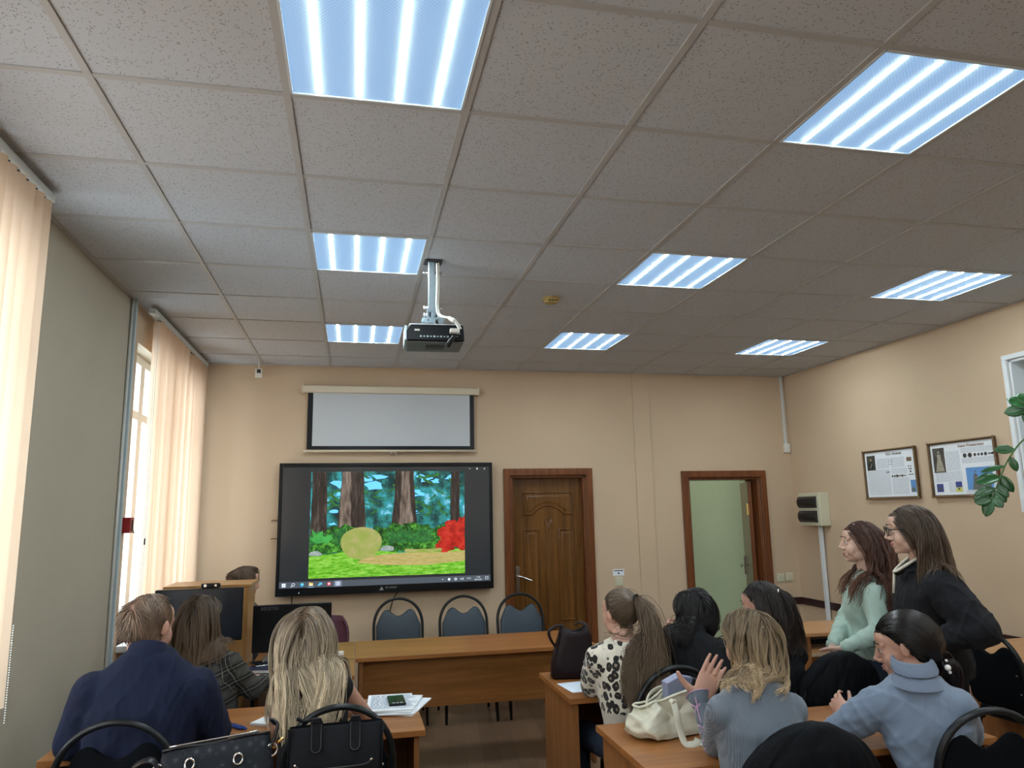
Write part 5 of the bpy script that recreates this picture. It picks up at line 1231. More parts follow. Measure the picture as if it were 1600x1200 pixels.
def strands_mesh(name, P, t, rnd, r0, mat, parent, sides=3, tipr=.35):
    """P: (n, m, 3) paths"""
    n, m, _ = P.shape; T_ = np.gradient(P, axis=1); T_ /= np.linalg.norm(T_, axis=2, keepdims=True) + 1e-9
    ref = np.array([.31, .95, .05]); U = np.cross(T_, ref); U /= np.linalg.norm(U, axis=2, keepdims=True) + 1e-9; Wv = np.cross(T_, U)
    tt = np.linspace(0, 1, m)[None, :, None]; r = r0 * (np.minimum(1, .55 + tt * 4) * (1 - (1 - tipr) * tt ** 3))
    rings = np.stack([P + (U * math.cos(2 * PI * k / sides) + Wv * math.sin(2 * PI * k / sides)) * r for k in range(sides)], axis=2)  # n,m,s,3
    V_ = rings.reshape(-1, 3); idx = np.arange(n * m * sides).reshape(n, m, sides); a = idx[:, :-1, :]; b = idx[:, 1:, :]
    F_ = np.stack([a, np.roll(a, -1, 2), np.roll(b, -1, 2), b], axis=-1).reshape(-1, 4)
    me = bpy.data.meshes.new(name); me.vertices.add(len(V_)); me.vertices.foreach_set('co', V_.ravel()); me.loops.add(F_.size); me.loops.foreach_set('vertex_index', F_.ravel().astype(np.int32))
    me.polygons.add(len(F_)); me.polygons.foreach_set('loop_start', np.arange(0, F_.size, 4, dtype=np.int32)); me.polygons.foreach_set('loop_total', np.full(len(F_), 4, np.int32)); me.polygons.foreach_set('use_smooth', np.ones(len(F_), bool))
    me.update(calc_edges=True)
    ca = me.attributes.new('strand', 'FLOAT_COLOR', 'POINT'); c = np.ones((n, m, sides, 4)); c[..., 0] = rnd[:, None, None]; c[..., 1] = np.broadcast_to(tt[..., 0][:, :, None] * (t[:, None, None]), (n, m, sides)); ca.data.foreach_set('color', c.ravel())
    me.materials.append(mat); o = bpy.data.objects.new(name, me); COL.objects.link(o); o.parent = parent; return o
def push_out(p, v, cols, infl, damp=1.0):
    for c, R, r in cols:
        q = (p - c) @ R  # world->local (R columns are axes)
        rr_ = r[None, :] + infl[:, None]; d = np.sqrt(((q / rr_) ** 2).sum(1)); ins = d < 1
        if ins.any():
            q2 = q[ins] / d[ins, None]; nl = q2 / rr_[ins] ** 2; nl /= np.linalg.norm(nl, axis=1, keepdims=True); p[ins] = q2 @ R.T + c
            nw = nl @ R.T; vn = (v[ins] * nw).sum(1); v[ins] -= nw * np.minimum(0, vn)[:, None] * damp
            v[ins] /= np.linalg.norm(v[ins], axis=1, keepdims=True) + 1e-9
xcl = [.028, .052, .06]
def scalp(n, s, rs, front=.068, side=.0, low=-.055):
    out = []
    while len(out) < n:
        d = rs.normal(size=3); d /= np.linalg.norm(d); p = np.array([0, -.012, .030]) + d * np.array([.078, .097, .090])
        x, y, z = p
        line = front if y > .055 else (side + (front - side) * max(0, (y - 0.0) / .055) if y > 0 else low + (side - low) * max(0, (y + .045) / .045) if y > -.045 else low)
        if z > line: out.append(p * s) if not (y > xcl[0] and abs(x) > xcl[1] and z < xcl[2]) else None
    return np.array(out)
def grow(H, R, roots, v0, length, steps, cols, infl, seed, grav=.16, wave=0, wl=.12, clump=14, cl=.5, flow=None, jitk=.2, keep=.84, wind=None, outward=None):
    rs = np.random.RandomState(seed); n = len(roots); Rn = np.array(R); p = roots @ Rn.T + npv(H); v = v0 @ Rn.T; v /= np.linalg.norm(v, axis=1, keepdims=True)
    ng = max(2, n // clump); guides = rs.choice(n, ng, replace=False); near = np.argmin(((roots[:, None, :] - roots[guides][None]) ** 2).sum(2), axis=1)
    P = [p.copy()]; ds = (length / steps)[:, None]; g = np.array([0, 0, -1.])
    jit = rs.normal(size=(ng, 3))[near] * .05 + rs.normal(size=(n, 3)) * .025
    for k in range(steps):
        v = v * keep + g * grav + jit * jitk
        if wind is not None: v += wind(p, k / steps)
        v /= np.linalg.norm(v, axis=1, keepdims=True) + 1e-9
        p = p + v * ds; push_out(p, v, cols, infl * min(1, .25 + k / 6)); P.append(p.copy())
    P = np.stack(P, 1); m = P.shape[1]; t = np.linspace(0, 1, m)
    G = P[guides][near]; w = (cl * np.clip(t * 2.2, 0, 1))[None, :, None]; off = (P - G); P = G * w + P * (1 - w) if cl < 1 else P
    if wave:
        ph = rs.uniform(0, 6.28, (ng, 2))[near] + rs.normal(size=(n, 2)) * .35; arc = t[None] * length[:, None]; amp = wave * np.clip(t * 1.8 - .25, 0, 1)[None]
        sx = npv(R.col[0]); P = P + (np.sin(arc / wl * 6.28 + ph[:, :1]) * amp)[..., None] * sx + (np.cos(arc / wl * 6.28 + ph[:, 1:]) * amp * .6)[..., None] * npv(R.col[1])
    crnd = rs.uniform(0, 1, ng)[near] * .6 + rs.uniform(0, 1, n) * .4
    return P, crnd
def head_cols(H, R, s, face=True):
    Rn = np.array(R); c = [(npv(H + R @ (Vector((0, -.012, .030)) * s)), Rn, np.array([.076, .096, .088]) * s), (npv(H + R @ (Vector((0, .02, -.03)) * s)), Rn, np.array([.064, .06, .085]) * s), (npv(H + R @ (Vector((0, -.02, -.10)) * s)), Rn, np.array([.052, .055, .10]) * s)]
    if face: c.append((npv(H + R @ (Vector((0, .085, -.03)) * s)), Rn, np.array([.050, .07, .10]) * s))
    return c
def body_cols(hip, sL, sR, neck, k=1.0, grow_=.012):
    mid = (sL + sR) / 2; side = (sR - sL).normalized(); u = (mid - hip).normalized(); fr = side.cross(u); Rn = np.array([npv(side), npv(fr), npv(u)]).T; sw = (sR - sL).length / 2; g_ = grow_
    return [(npv(mid - u * .20), Rn, np.array([.155 * k + g_, .115 * k + g_, .30])), (npv(mid - u * .03), Rn, np.array([sw + .045 + g_, .075 * k + g_, .085 * k + g_])), (npv(sL - u * .12), Rn, np.array([.06 + g_, .065 + g_, .18])), (npv(sR - u * .12), Rn, np.array([.06 + g_, .065 + g_, .18])), (npv(mid - u * .30), Rn, np.array([.165 * k + g_, .13 * k + g_, .25]))]
def loose_hair(name, parent, H, R, s, mat, cols, n, L0, seed, part=0.0, back=.5, wave=0, wl=.12, vol=.020, r0=.0017, front=.066, lv=.12, cl=.5, steps=34, clump=14, wind=None, jitkw=None, facew=1.0, squeeze=0, lowlen=None, side=0.0, faceopen=True):
    rs = np.random.RandomState(seed); roots = scalp(n, s, rs, front, side); x = roots[:, 0] / s - part; sg = np.sign(x) + (x == 0); top = np.clip((roots[:, 2] / s - .02) / .08, 0, 1)
    v0 = np.stack([sg * (.35 + .55 * top), np.full(n, -back) - .2 * (roots[:, 1] > .03), .05 - .9 * (1 - top)], 1)
    length = L0 * (1 + rs.uniform(-lv, lv * .6, n)) - (roots[:, 2].max() - roots[:, 2]) * .8
    infl = .004 + vol * rs.uniform(0, 1, n) ** 1.3
    Rn = np.array(R); w0 = wind; wd = jitkw
    def wind(p, t_):
        q = (p - npv(H)) @ Rn / s; m_ = ((q[:, 1] > .005) & (q[:, 2] < .075) & (q[:, 2] > -.09)).astype(float)[:, None]
        o_ = -Rn[:, 1][None] * m_ * .22 * facew
        if squeeze: o_ = o_ - Rn[:, 0][None] * (q[:, 0:1] * squeeze * (1 if t_ > .25 else 0))
        return o_ + (w0(p, t_) if w0 else 0)
    P, c = grow(H, R, roots, v0, length, steps, cols, infl, seed, wave=wave, wl=wl, cl=cl, clump=clump, wind=wind)
    return strands_mesh(name, P, np.ones(n), c, r0, mat, parent)
def gather(H, R, s, roots, tie, seed, m=10, puff=.006):
    """paths over the skull to the tie point (head space)"""
    rs = np.random.RandomState(seed); c = np.array([0, -.012, .030]) * s; rad = np.array([.078, .097, .090]) * s; td = (np.array(tie) * s - c) / rad; tl = np.linalg.norm(td); td /= tl
    d0 = (roots - c) / rad; d0 /= np.linalg.norm(d0, axis=1, keepdims=True); ang = np.arccos(np.clip(d0 @ td, -1, 1)); out = []
    lay = 1.0 + rs.uniform(0.01, .07, len(roots))
    mid_ = np.stack([d0[:, 0] * 1.15 + td[0] * .1, np.minimum(d0[:, 1], 0) * .4 - .45 + td[1] * .1, d0[:, 2] * .75 + td[2] * .25 + .12], 1); mid_ /= np.linalg.norm(mid_, axis=1, keepdims=True)
    for k in range(m):
        t = k / (m - 1); d = d0 * (1 - t) ** 2 + mid_ * 2 * t * (1 - t) + td[None] * t * t; d = d / (np.linalg.norm(d, axis=1, keepdims=True) + 1e-9)
        h = (1 + (lay - 1) * math.sin(PI * min(1, t * .9 + .1)) ** .5) * (1 - t) + t * tl + .02 * math.sin(PI * t); out.append((c + d * rad * (h * 1.0)[:, None]) @ np.array(R).T + npv(H))
    return np.stack(out, 1)
def ponytail(name, parent, H, R, s, mat, cols, n, tie, L0, seed, vdir=(0, -1, .2), spread=.5, r0=.0016, wave=.004, front=.064, vol=.03, tail_n=None, frac=1.0, grav=.2, cl=.35, tailr=.018, side=.0, low=-.055, taper=0, wl=.14):
    rs = np.random.RandomState(seed); roots = scalp(n, s, rs, front, side, low)
    if frac < 1: roots = roots[(roots[:, 2] / s) > frac_z[0]]
    A = gather(H, R, s, roots, tie, seed); n2 = len(roots); tp = np.tile(np.array(tie) * s, (n2, 1)) + rs.normal(size=(n2, 3)) * .004
    v0 = np.tile(np.array(vdir, float), (n2, 1)) + rs.normal(size=(n2, 3)) * spread * .3; length = L0 * (1 + rs.uniform(-.16, .05, n2)); infl = .004 + vol * rs.uniform(0, 1, n2)
    B, c = grow(H, R, tp, v0, length, 26, cols, infl, seed, grav=grav, wave=wave, cl=cl, clump=12, wl=wl)
    fh = npv(R.col[1]); fh[2] = 0; fh /= np.linalg.norm(fh); ke = ((B - npv(H)) @ fh).max(1) < -.035
    if 10 < ke.sum() < n2:
        gd = np.where(ke)[0]; bd = np.where(~ke)[0]; pk = rs.choice(gd, len(bd)); B[bd] = B[pk] + (rs.normal(size=(len(bd), 1, 3)) * .011) * np.linspace(0, 1, B.shape[1])[None, :, None] ** .5
    if taper:
        t = np.linspace(0, 1, B.shape[1]); ctr = B.mean(0, keepdims=True); sc = (1 - taper * t ** 2)[None, :, None]; B = ctr + (B - ctr) * sc
    P = np.concatenate([A[:, :-1], B], 1); return strands_mesh(name, P, np.ones(n2), c, r0, mat, parent)
frac_z = [.04]
def short_hair(name, parent, H, R, s, mat, n, seed, L_=(.02, .045), lift=.35, r0=.0014, front=.062, thin=None, curl=.3, low=-.065, side=-.01):
    rs = np.random.RandomState(seed); roots = scalp(n, s, rs, front, side, low)
    if thin is not None: roots = roots[thin(roots / s, rs)]
    n = len(roots); c = np.array([0, -.012, .030]) * s; nrm = (roots - c) / (np.array([.078, .097, .090]) * s) ** 2; nrm /= np.linalg.norm(nrm, axis=1, keepdims=True)
    whorl = np.array([.01, -.06, .10]) * s; fl = roots - whorl; fl -= nrm * (fl * nrm).sum(1)[:, None]; fl /= np.linalg.norm(fl, axis=1, keepdims=True) + 1e-6; fl[:, 2] -= .5
    ph = roots @ np.array([[60, 20, 10], [10, 70, 30], [20, 10, 55]]) / s; fl = fl + curl * np.sin(ph)
    v0 = fl + nrm * lift; length = rs.uniform(L_[0], L_[1], n); Rn = np.array(R); p = roots @ Rn.T + npv(H); v = v0 @ Rn.T; v /= np.linalg.norm(v, axis=1, keepdims=True); N_ = nrm @ Rn.T; P = [p]
    for k in range(6):
        v = v - N_ * .10 * k / 3; v /= np.linalg.norm(v, axis=1, keepdims=True); p = p + v * (length / 6)[:, None]; P.append(p)
    P = np.stack(P, 1)
    # keep outside skull
    q = (P - npv(H)) @ Rn; d = np.sqrt((((q - c) / (np.array([.077, .096, .089]) * s)) ** 2).sum(2)); q = np.where((d < 1)[..., None], c + (q - c) / d[..., None], q); P = q @ Rn.T + npv(H)
    g = np.sin(ph.sum(1) * .8) * .25 + .5 + rs.uniform(-.25, .25, n)
    return strands_mesh(name, P, np.ones(n), np.clip(g, 0, 1), r0, mat, parent, tipr=.3)
# ------------------------------------------------ assembled person
def person(label, H, hyaw, hpitch, hroll, neck, sL, sR, eL, eR, wL, wR, hip, byaw, top, bottom, cap, s=1.0, k=1.0, hands=None, voxel=.0055, off=.012, belly=0, bust=.015, sleeves=True, cuff=.02, knees=None, ankles=None, low=0, collar=0, foldamp=.006, face=False, brow=None, armk=1.0, sleeve_off=None, topname='sweater', stand=False, skin=None, scalpfn=None, topz=None, seed=1, topvox=.007, legoff=.008, group=None, headlow=True):
    H, neck, sL, sR, eL, eR, wL, wR, hip = [Vector(q) for q in (H, neck, sL, sR, eL, eR, wL, wR, hip)]
    R = yawm(hyaw, hpitch, hroll); B = yawm(byaw); f = B.col[1].copy(); sd = B.col[0].copy(); bodyfwd[0] = f; bodyside[0] = sd
    t = thing('person', label, 'person', (0, 0, 0))
    if stand:
        knees = knees or [hip + sd * q * .09 + Vector((0, 0, -hip.z + .48)) + f * .01 for q in (-1, 1)]; ankles = ankles or [hip + sd * q * .10 + Vector((0, 0, -hip.z + .085)) for q in (-1, 1)]
    else:
        knees = knees or [hip + sd * q * .11 + f * .43 + Vector((0, 0, -.03)) for q in (-1, 1)]; ankles = ankles or [Vector((q.x, q.y, .09)) - f * .05 for q in knees]
    cap.node_tree.nodes['Principled BSDF'].inputs['Specular IOR Level'].default_value = .08
    mb = MB(); head_prims(mb, H, R, s)
    nb = neck - Vector((0, 0, .03)); mb.cap(H + R @ Vector((0, -.018, -.065)) * s, .050 * s, nb + (sL + sR - 2 * nb) * .1, .054 * s, 16)
    torso(mb, hip, neck, sL, sR, -.006, k, belly, bust)
    for S_, E_, W_ in ((sL, eL, wL), (sR, eR, wR)):
        mb.cap(S_ + Vector((0, 0, -.045)), .044 * k * armk, E_, .036 * k * armk, 14); mb.cap(E_, .036 * k * armk, W_, .024 * k, 14)
    hd = hands or [None, None]
    for i, (E_, W_) in enumerate(((eL, wL), (eR, wR))):
        h = hd[i]
        if h is None:
            dd = (W_ - E_).normalized(); dd.z *= .3; dd.normalize(); q = (1, -1)[i]; h = dict(d=dd, n=(0, 0, -1), s=sd * q, curl=(.25, .28, .3, .32))
        hand_prims(mb, W_, Vector(h['d']), Vector(h['n']), Vector(h['s']), h.get('curl', (.2,) * 4), h.get('thumb', (.5, .7)), h.get('k', .95), h.get('spread', .1), h.get('tcurl', .3))
    legs(mb, hip, sd, knees, ankles, -.004, k)
    for an in ankles: mb.cap(an + Vector((0, 0, -.04)), .032, an + f * .13 + Vector((0, 0, -.055)), .024, 10)
    Rn = np.array(R); Hn = npv(H)
    def asg(c):
        q = (c - Hn) @ Rn / s; x, y, z = q[:, 0], q[:, 1], q[:, 2]
        line = np.where(y > .055, .072, np.where(y > 0, .005 + .067 * y / .055, np.where(y > -.045, -.055 + .06 * (y + .045) / .045, -.062)))
        r = np.sqrt((x / .09) ** 2 + ((y + .012) / .11) ** 2 + ((z - .03) / .11) ** 2) < 1.05
        m_ = (z > line) & r & ~((np.abs(x) > .073) & (z < .04) & (y > -.03))
        if scalpfn is not None: m_ = m_ & scalpfn(x, y, z)
        return np.where(m_, 1, 0)
    body = fused('body', mb, voxel, 6, [skin or M['skin'], cap], t, asg)
    if face: face_parts(t, H, R, s, brow)
    # top garment
    so = off if sleeve_off is None else sleeve_off
    mb = MB(); torso(mb, hip, neck, sL, sR, off, k, belly, bust, low)
    if sleeves:
        arm(mb, sL, eL, wL, so, k * armk, cuff); arm(mb, sR, eR, wR, so, k * armk, cuff)
    if collar: mb.cap(neck - Vector((0, 0, .03)), .060 * k + .004, neck + (H - neck).normalized() * collar, .056 * k + .004, 18)
    if sleeves != 'none' or True: tg = fused(topname, mb, topvox, 10, top if isinstance(top, list) else [top], t, topz, folds(seed, foldamp))
    # lower garment + shoes
    mb = MB(); legs(mb, hip, sd, knees, [a + Vector((0, 0, .0)) for a in ankles], legoff, k); mb.cap(hip - sd * .07, .10 * k + legoff, hip + sd * .07, .10 * k + legoff, 16)
    fused('trousers', mb, .009, 3, bottom, t, None, folds(seed + 5, .004))
    for an in ankles:
        mb = MB(); rings = []
        for v in range(9):
            u_ = v / 8; w_ = (.034 + .012 * math.sin(PI * u_ * .9)) * (1 if v not in (0, 8) else .6); h_ = (.045 if u_ < .4 else .045 - .03 * (u_ - .4) / .6) * (1 if v not in (0, 8) else .6)
            c = Vector((an.x, an.y, 0)) + f * (-.065 + .24 * u_); rings.append([c + sd * (w_ * math.cos(2 * PI * j / 14)) + Vector((0, 0, max(.002, .04 + h_ * math.sin(2 * PI * j / 14)))) for j in range(14)])
        mb.loft(rings, True, True); mb.build('shoe', M['shoe'], t, smooth=True)
    return t, R, H
M['shoe'] = plain('dark_shoe', (.02, .02, .022), .5); M['jeans'] = plain('dark_blue_jeans', (.022, .035, .065), .8, bmp=.3, bs=500, var=.2); M['blacktrousers'] = plain('black_trousers', (.005, .005, .007), .8, spec=.2)

def knit(name, c, rough=.8, rib=0, ribscale=250, axis='x', bmp=.4, sheen=.2, var=.06):
    m, N, L, b = _nt(name); v = coords(N, L); b.inputs['Roughness'].default_value = rough; b.inputs['Sheen Weight'].default_value = sheen
    n = noise(N, L, v, 9, 3); col = ramp(N, L, n, [(.3, tuple(x * (1 - var) for x in c)), (.7, tuple(x * (1 + var) for x in c))])
    if rib:
        w = N.new('ShaderNodeTexWave'); w.wave_type = 'BANDS'; w.bands_direction = axis.upper(); w.inputs['Scale'].default_value = ribscale; w.inputs['Distortion'].default_value = .6; w.inputs['Detail'].default_value = 1; L.new(v, w.inputs['Vector'])
        L.new(mix(N, L, math_(N, L, 'MULTIPLY', w.outputs['Fac'], rib), col, tuple(x * .45 for x in c)), b.inputs['Base Color']); bump(N, L, b, w.outputs['Fac'], .5, -.002)
    else:
        L.new(col, b.inputs['Base Color']); bump(N, L, b, noise(N, L, v, 420, 2), bmp, .0015)
    return m
# ---- person 1: man in navy suit
M['navysuit'] = knit('navy_suit_wool', (.0022, .0065, .030), .95, bmp=.15, sheen=0)
hm = hair_mat('greying_sandy_hair', (.15, .090, .058), (.30, .205, .145), vary=.5); M['scalp1'] = plain('thin_scalp', (.33, .19, .14), .5, var=.15, vs=25)
t, R, H_ = person('person in a navy blue suit jacket, short sandy thinning hair, at the far left', (.040, .985, 1.212), 24, -4, 3, (.068, .905, 1.145), (-.120, .91, 1.035), (.250, .91, 1.030), (-.190, .94, .81), (.310, 1.0, .80), (-.10, 1.18, .775), (.16, 1.24, .775), (.04, .96, .53), 6, M['navysuit'], M['blacktrousers'], M['scalp1'], s=1.10, k=1.18, belly=.035, bust=0, off=.018, sleeve_off=.024, foldamp=.009, topname='suit_jacket', collar=.0, seed=3)
def th(q, rs): d = np.sqrt((q[:, 0] / .055) ** 2 + ((q[:, 1] + .075) / .045) ** 2 + ((q[:, 2] - .085) / .05) ** 2); return rs.uniform(0, 1, len(q)) > np.clip(1.0 - d, 0, .72)
short_hair('hair', t, H_, R, 1.10, hm, 5200, 5, (.022, .050), .34, .0014, thin=th, curl=.9, low=-.085)
mb = MB(); nk = Vector((.066, .915, 1.130)); rings = []
for h, r in ((-.03, .088), (-.005, .076), (.020, .068), (.024, .064), (.012, .062)): rings.append([nk + Vector((r * 1.05 * math.cos(a), r * math.sin(a), h - .030 * math.sin(a))) for a in [2 * PI * q / 32 for q in range(32)]])
mb.loft(rings, True, False); mb.build('jacket_collar', M['navysuit'], t, smooth=True)

# ---- person 2: long blonde, sleeveless black top
M['blacktop'] = knit('black_woven_top', (.0025, .003, .005), .95, bmp=.5, sheen=0)
hm = hair_mat('highlighted_blonde_hair', (.13, .085, .052), (.78, .64, .45), vary=.65, mid=.38); M['scalp2'] = plain('brown_roots', (.13, .08, .05), .6)
a_ = dict(hip=(.69, .97, .53), sL=(.595, .90, .995), sR=(.812, .90, .995), neck=(.675, .92, 1.035))
t, R, H_ = person('person with very long straight blonde hair and a sleeveless black top', (.662, .985, 1.148), 8, -8, 0, a_['neck'], a_['sL'], a_['sR'], (.545, .99, .80), (.905, 1.03, .81), (.56, 1.23, .775), (.80, 1.27, .775), a_['hip'], 4, M['blacktop'], M['blacktrousers'], M['scalp2'], s=.98, k=.90, sleeves=False, off=.008, foldamp=.004, topname='sleeveless_top', seed=7)
cols = head_cols(H_, R, .98) + body_cols(Vector(a_['hip']), Vector(a_['sL']), Vector(a_['sR']), None, .9, .008)
loose_hair('hair', t, H_, R, .98, hm, cols, 2600, .49, 21, part=0.0, back=.55, wave=.0035, wl=.17, vol=.014, r0=.0018, lv=.14, cl=.62, clump=24, steps=40, squeeze=.35)

# ---- person 3: plaid shirt
def plaid_mat():
    m, N, L, b = _nt('dark_plaid_flannel'); v = coords(N, L, 'Object', (1, 1, 1), (0, .35, .5)); sp = N.new('ShaderNodeSeparateXYZ'); L.new(v, sp.inputs[0])
    def band(ax, per, w, ph=0):
        q = math_(N, L, 'FRACT', math_(N, L, 'MULTIPLY_ADD', sp.outputs[ax], 1 / per, ph)); return math_(N, L, 'LESS_THAN', q, w)
    s1 = math_(N, L, 'ADD', band(0, .07, .40), band(2, .07, .40)); col = ramp(N, L, math_(N, L, 'MULTIPLY', s1, .5), [(0, (.003, .003, .003)), (.5, (.012, .011, .010)), (1, (.050, .047, .041))])
    ln = math_(N, L, 'MAXIMUM', math_(N, L, 'MAXIMUM', band(0, .07, .05, .3), band(2, .07, .05, .3)), math_(N, L, 'MAXIMUM', band(0, .035, .04, .1), band(2, .035, .04, .1)))
    L.new(mix(N, L, math_(N, L, 'MULTIPLY', ln, .75), col, (.19, .18, .145)), b.inputs['Base Color']); b.inputs['Roughness'].default_value = .9; return m
M['plaid'] = plaid_mat(); hm = hair_mat('long_brown_hair', (.060, .038, .022), (.135, .085, .048), vary=.35); M['scalp3'] = plain('brown_scalp', (.05, .032, .02), .6)
a_ = dict(hip=(.15, 1.86, .52), sL=(.020, 1.82, .945), sR=(.235, 1.80, .955), neck=(.125, 1.81, 1.005))
t, R, H_ = person('person in a dark plaid shirt with long brown hair, seated before the dark screen', (.088, 1.86, 1.128), 26, -4, -3, a_['neck'], a_['sL'], a_['sR'], (-.06, 1.9, .76), (.345, 1.86, .765), (.05, 2.17, .78), (.40, 2.02, .775), a_['hip'], 8, M['plaid'], M['jeans'], M['scalp3'], s=.98, k=.92, off=.014, sleeve_off=.022, foldamp=.010, topname='plaid_shirt', seed=11, voxel=.007)
cols = head_cols(H_, R, .98) + body_cols(Vector(a_['hip']), Vector(a_['sL']), Vector(a_['sR']), None, .92, .014)
loose_hair('hair', t, H_, R, .98, hm, cols, 1700, .33, 31, part=.01, back=.6, wave=.002, vol=.018, r0=.0017, cl=.3)

# ---- person 4: behind the cabinet
M['dk'] = knit('dark_jumper', (.03, .03, .035)); hm = hair_mat('tousled_brown_hair', (.075, .045, .028), (.15, .095, .06), vary=.4); M['scalp4'] = plain('brown_scalp_b', (.07, .042, .027), .6)
t, R, H_ = person('person with short tousled brown hair behind the wooden cabinet, only the head showing', (.075, 3.47, 1.165), 62, -6, 0, (.06, 3.50, 1.05), (-.10, 3.62, .97), (.20, 3.40, .97), (-.12, 3.66, .72), (.30, 3.42, .72), (.02, 3.75, .66), (.40, 3.60, .66), (.03, 3.52, .50), 35, M['dk'], M['blacktrousers'], M['scalp4'], s=1.0, k=1.0, voxel=.007, seed=13, knees=[Vector((.12, 3.90, .49)), Vector((.30, 3.80, .49))], topname='jumper')
short_hair('hair', t, H_, R, 1.0, hm, 3600, 15, (.035, .065), .62, .0015, curl=.6)
t = thing('stool', 'stool under the person behind the cabinet', 'stool', (.03, 3.52, 0)); mb = MB(); mb.cyl((0, 0, .39), (0, 0, .42), .17, n=28); mb.build('seat', M['blackfab'], t, auto=.6)
for q in range(4): mb = MB(); mb.tube([(.16 * math.cos(q * PI / 2 + .8), .16 * math.sin(q * PI / 2 + .8), .005), (.10 * math.cos(q * PI / 2 + .8), .10 * math.sin(q * PI / 2 + .8), .39)], .012, 8); mb.build('leg', M['blackmetal'], t, smooth=True)

dup(t, (.15, 1.84, 0), 0, 'stool under the person in the plaid shirt')
# ---- person 5: leopard cardigan
def leopard():
    m, N, L, b = _nt('leopard_knit'); v0 = coords(N, L, 'Object', (1, 1, .8)); nn = N.new('ShaderNodeTexNoise'); nn.inputs['Scale'].default_value = 26; L.new(v0, nn.inputs['Vector'])
    ad = N.new('ShaderNodeMix'); ad.data_type = 'VECTOR'; ad.inputs[0].default_value = .022; L.new(v0, ad.inputs[4]); L.new(nn.outputs['Color'], ad.inputs[5])
    vo = N.new('ShaderNodeTexVoronoi'); vo.inputs['Scale'].default_value = 29; vo.inputs['Randomness'].default_value = .6; L.new(ad.outputs[1], vo.inputs['Vector'])
    n2 = noise(N, L, v0, 38, 2); d = math_(N, L, 'MULTIPLY_ADD', n2, .22, math_(N, L, 'SUBTRACT', vo.outputs['Distance'], .11))
    c = ramp(N, L, d, [(.17, (.24, .19, .14)), (.22, (.012, .010, .009)), (.47, (.012, .010, .009)), (.51, (.70, .65, .55))])
    L.new(c, b.inputs['Base Color']); b.inputs['Roughness'].default_value = .95; b.inputs['Sheen Weight'].default_value = .3; bump(N, L, b, noise(N, L, v0, 300, 2), .4, .002); return m
M['leopard'] = leopard(); M['hemknit'] = knit('cream_ribbed_hem', (.62, .57, .48), rib=.35, ribscale=60)
hm = hair_mat('light_brown_ponytail_hair', (.095, .062, .038), (.235, .165, .105), vary=.4); M['scalp5'] = plain('light_brown_scalp', (.09, .058, .036), .6)
a_ = dict(hip=(2.19, 1.19, .53), sL=(1.995, 1.14, .995), sR=(2.225, 1.13, .998), neck=(2.12, 1.14, 1.04))
t, R, H_ = person('person in a white and black leopard print cardigan with a very long ponytail', (2.135, 1.205, 1.140), -22, -2, 0, a_['neck'], a_['sL'], a_['sR'], (2.0, 1.28, .80), (2.34, 1.22, .80), (2.12, 1.50, .775), (2.36, 1.48, .775), a_['hip'], -8, [M['leopard'], M['hemknit']], M['jeans'], M['scalp5'], s=.98, k=.94, off=.018, sleeve_off=.024, low=.10, foldamp=.007, topname='cardigan', topz=lambda c: np.where((c[:, 2] < .715) & (c[:, 1] < 1.25), 1, 0), seed=17, face=True, brow=M['scalp5'], skin=None)
cols = head_cols(H_, R, .98) + body_cols(Vector(a_['hip']), Vector(a_['sL']), Vector(a_['sR']), None, .94, .02)
ponytail('hair', t, H_, R, .98, hm, cols, 2300, (.012, -.105, .072), .47, 41, (.06, -1, -.1), .75, .0017, .006, vol=.020, wl=.2)
mb = MB(); tp = H_ + R @ Vector((.012, -.108, .074)); mb.tube([tp + R @ Vector((.016 * math.cos(a), 0, .020 * math.sin(a))) for a in [2 * PI * q / 14 for q in range(14)]], .006, 8, closed=True); mb.build('hair_tie', M['blackplastic'], t, smooth=True)
loose_hair('loose_strands', t, H_, R, .98, hm, cols, 22, .30, 43, part=0, back=.8, wave=.006, vol=.03, r0=.0012, side=.02)

# ---- person 6: black top, black hair
M['blackshirt'] = knit('black_shirt', (.0025, .0035, .006), .95, bmp=.2, sheen=0)
hm = hair_mat('black_hair', (.005, .004, .005), (.010, .007, .008), vary=.3, rough=.35); M['scalp6'] = plain('black_scalp', (.01, .008, .008), .5)
a_ = dict(hip=(2.60, 1.20, .53), sL=(2.385, 1.17, 1.0), sR=(2.625, 1.16, .995), neck=(2.50, 1.16, 1.04))
t, R, H_ = person('person in black with straight black hair, hand raised to the chin', (2.543, 1.255, 1.118), -14, -6, 2, a_['neck'], a_['sL'], a_['sR'], (2.33, 1.38, .80), (2.72, 1.32, .80), (2.455, 1.40, .955), (2.60, 1.50, .775), a_['hip'], -6, M['blackshirt'], M['blacktrousers'], M['scalp6'], s=.98, k=.95, off=.012, foldamp=.006, topname='shirt', seed=19, collar=.06, hands=[dict(d=(.05, .02, 1), n=(.6, -.3, 0), s=(.3, .6, 0), curl=(.75, .8, .85, .9)), None])
cols = head_cols(H_, R, .98) + body_cols(Vector(a_['hip']), Vector(a_['sL']), Vector(a_['sR']), None, .95, .012)
loose_hair('hair', t, H_, R, .98, hm, cols, 2300, .28, 51, part=-.015, back=.5, squeeze=.3, wave=.002, vol=.018, r0=.0018, cl=.2, facew=.6)

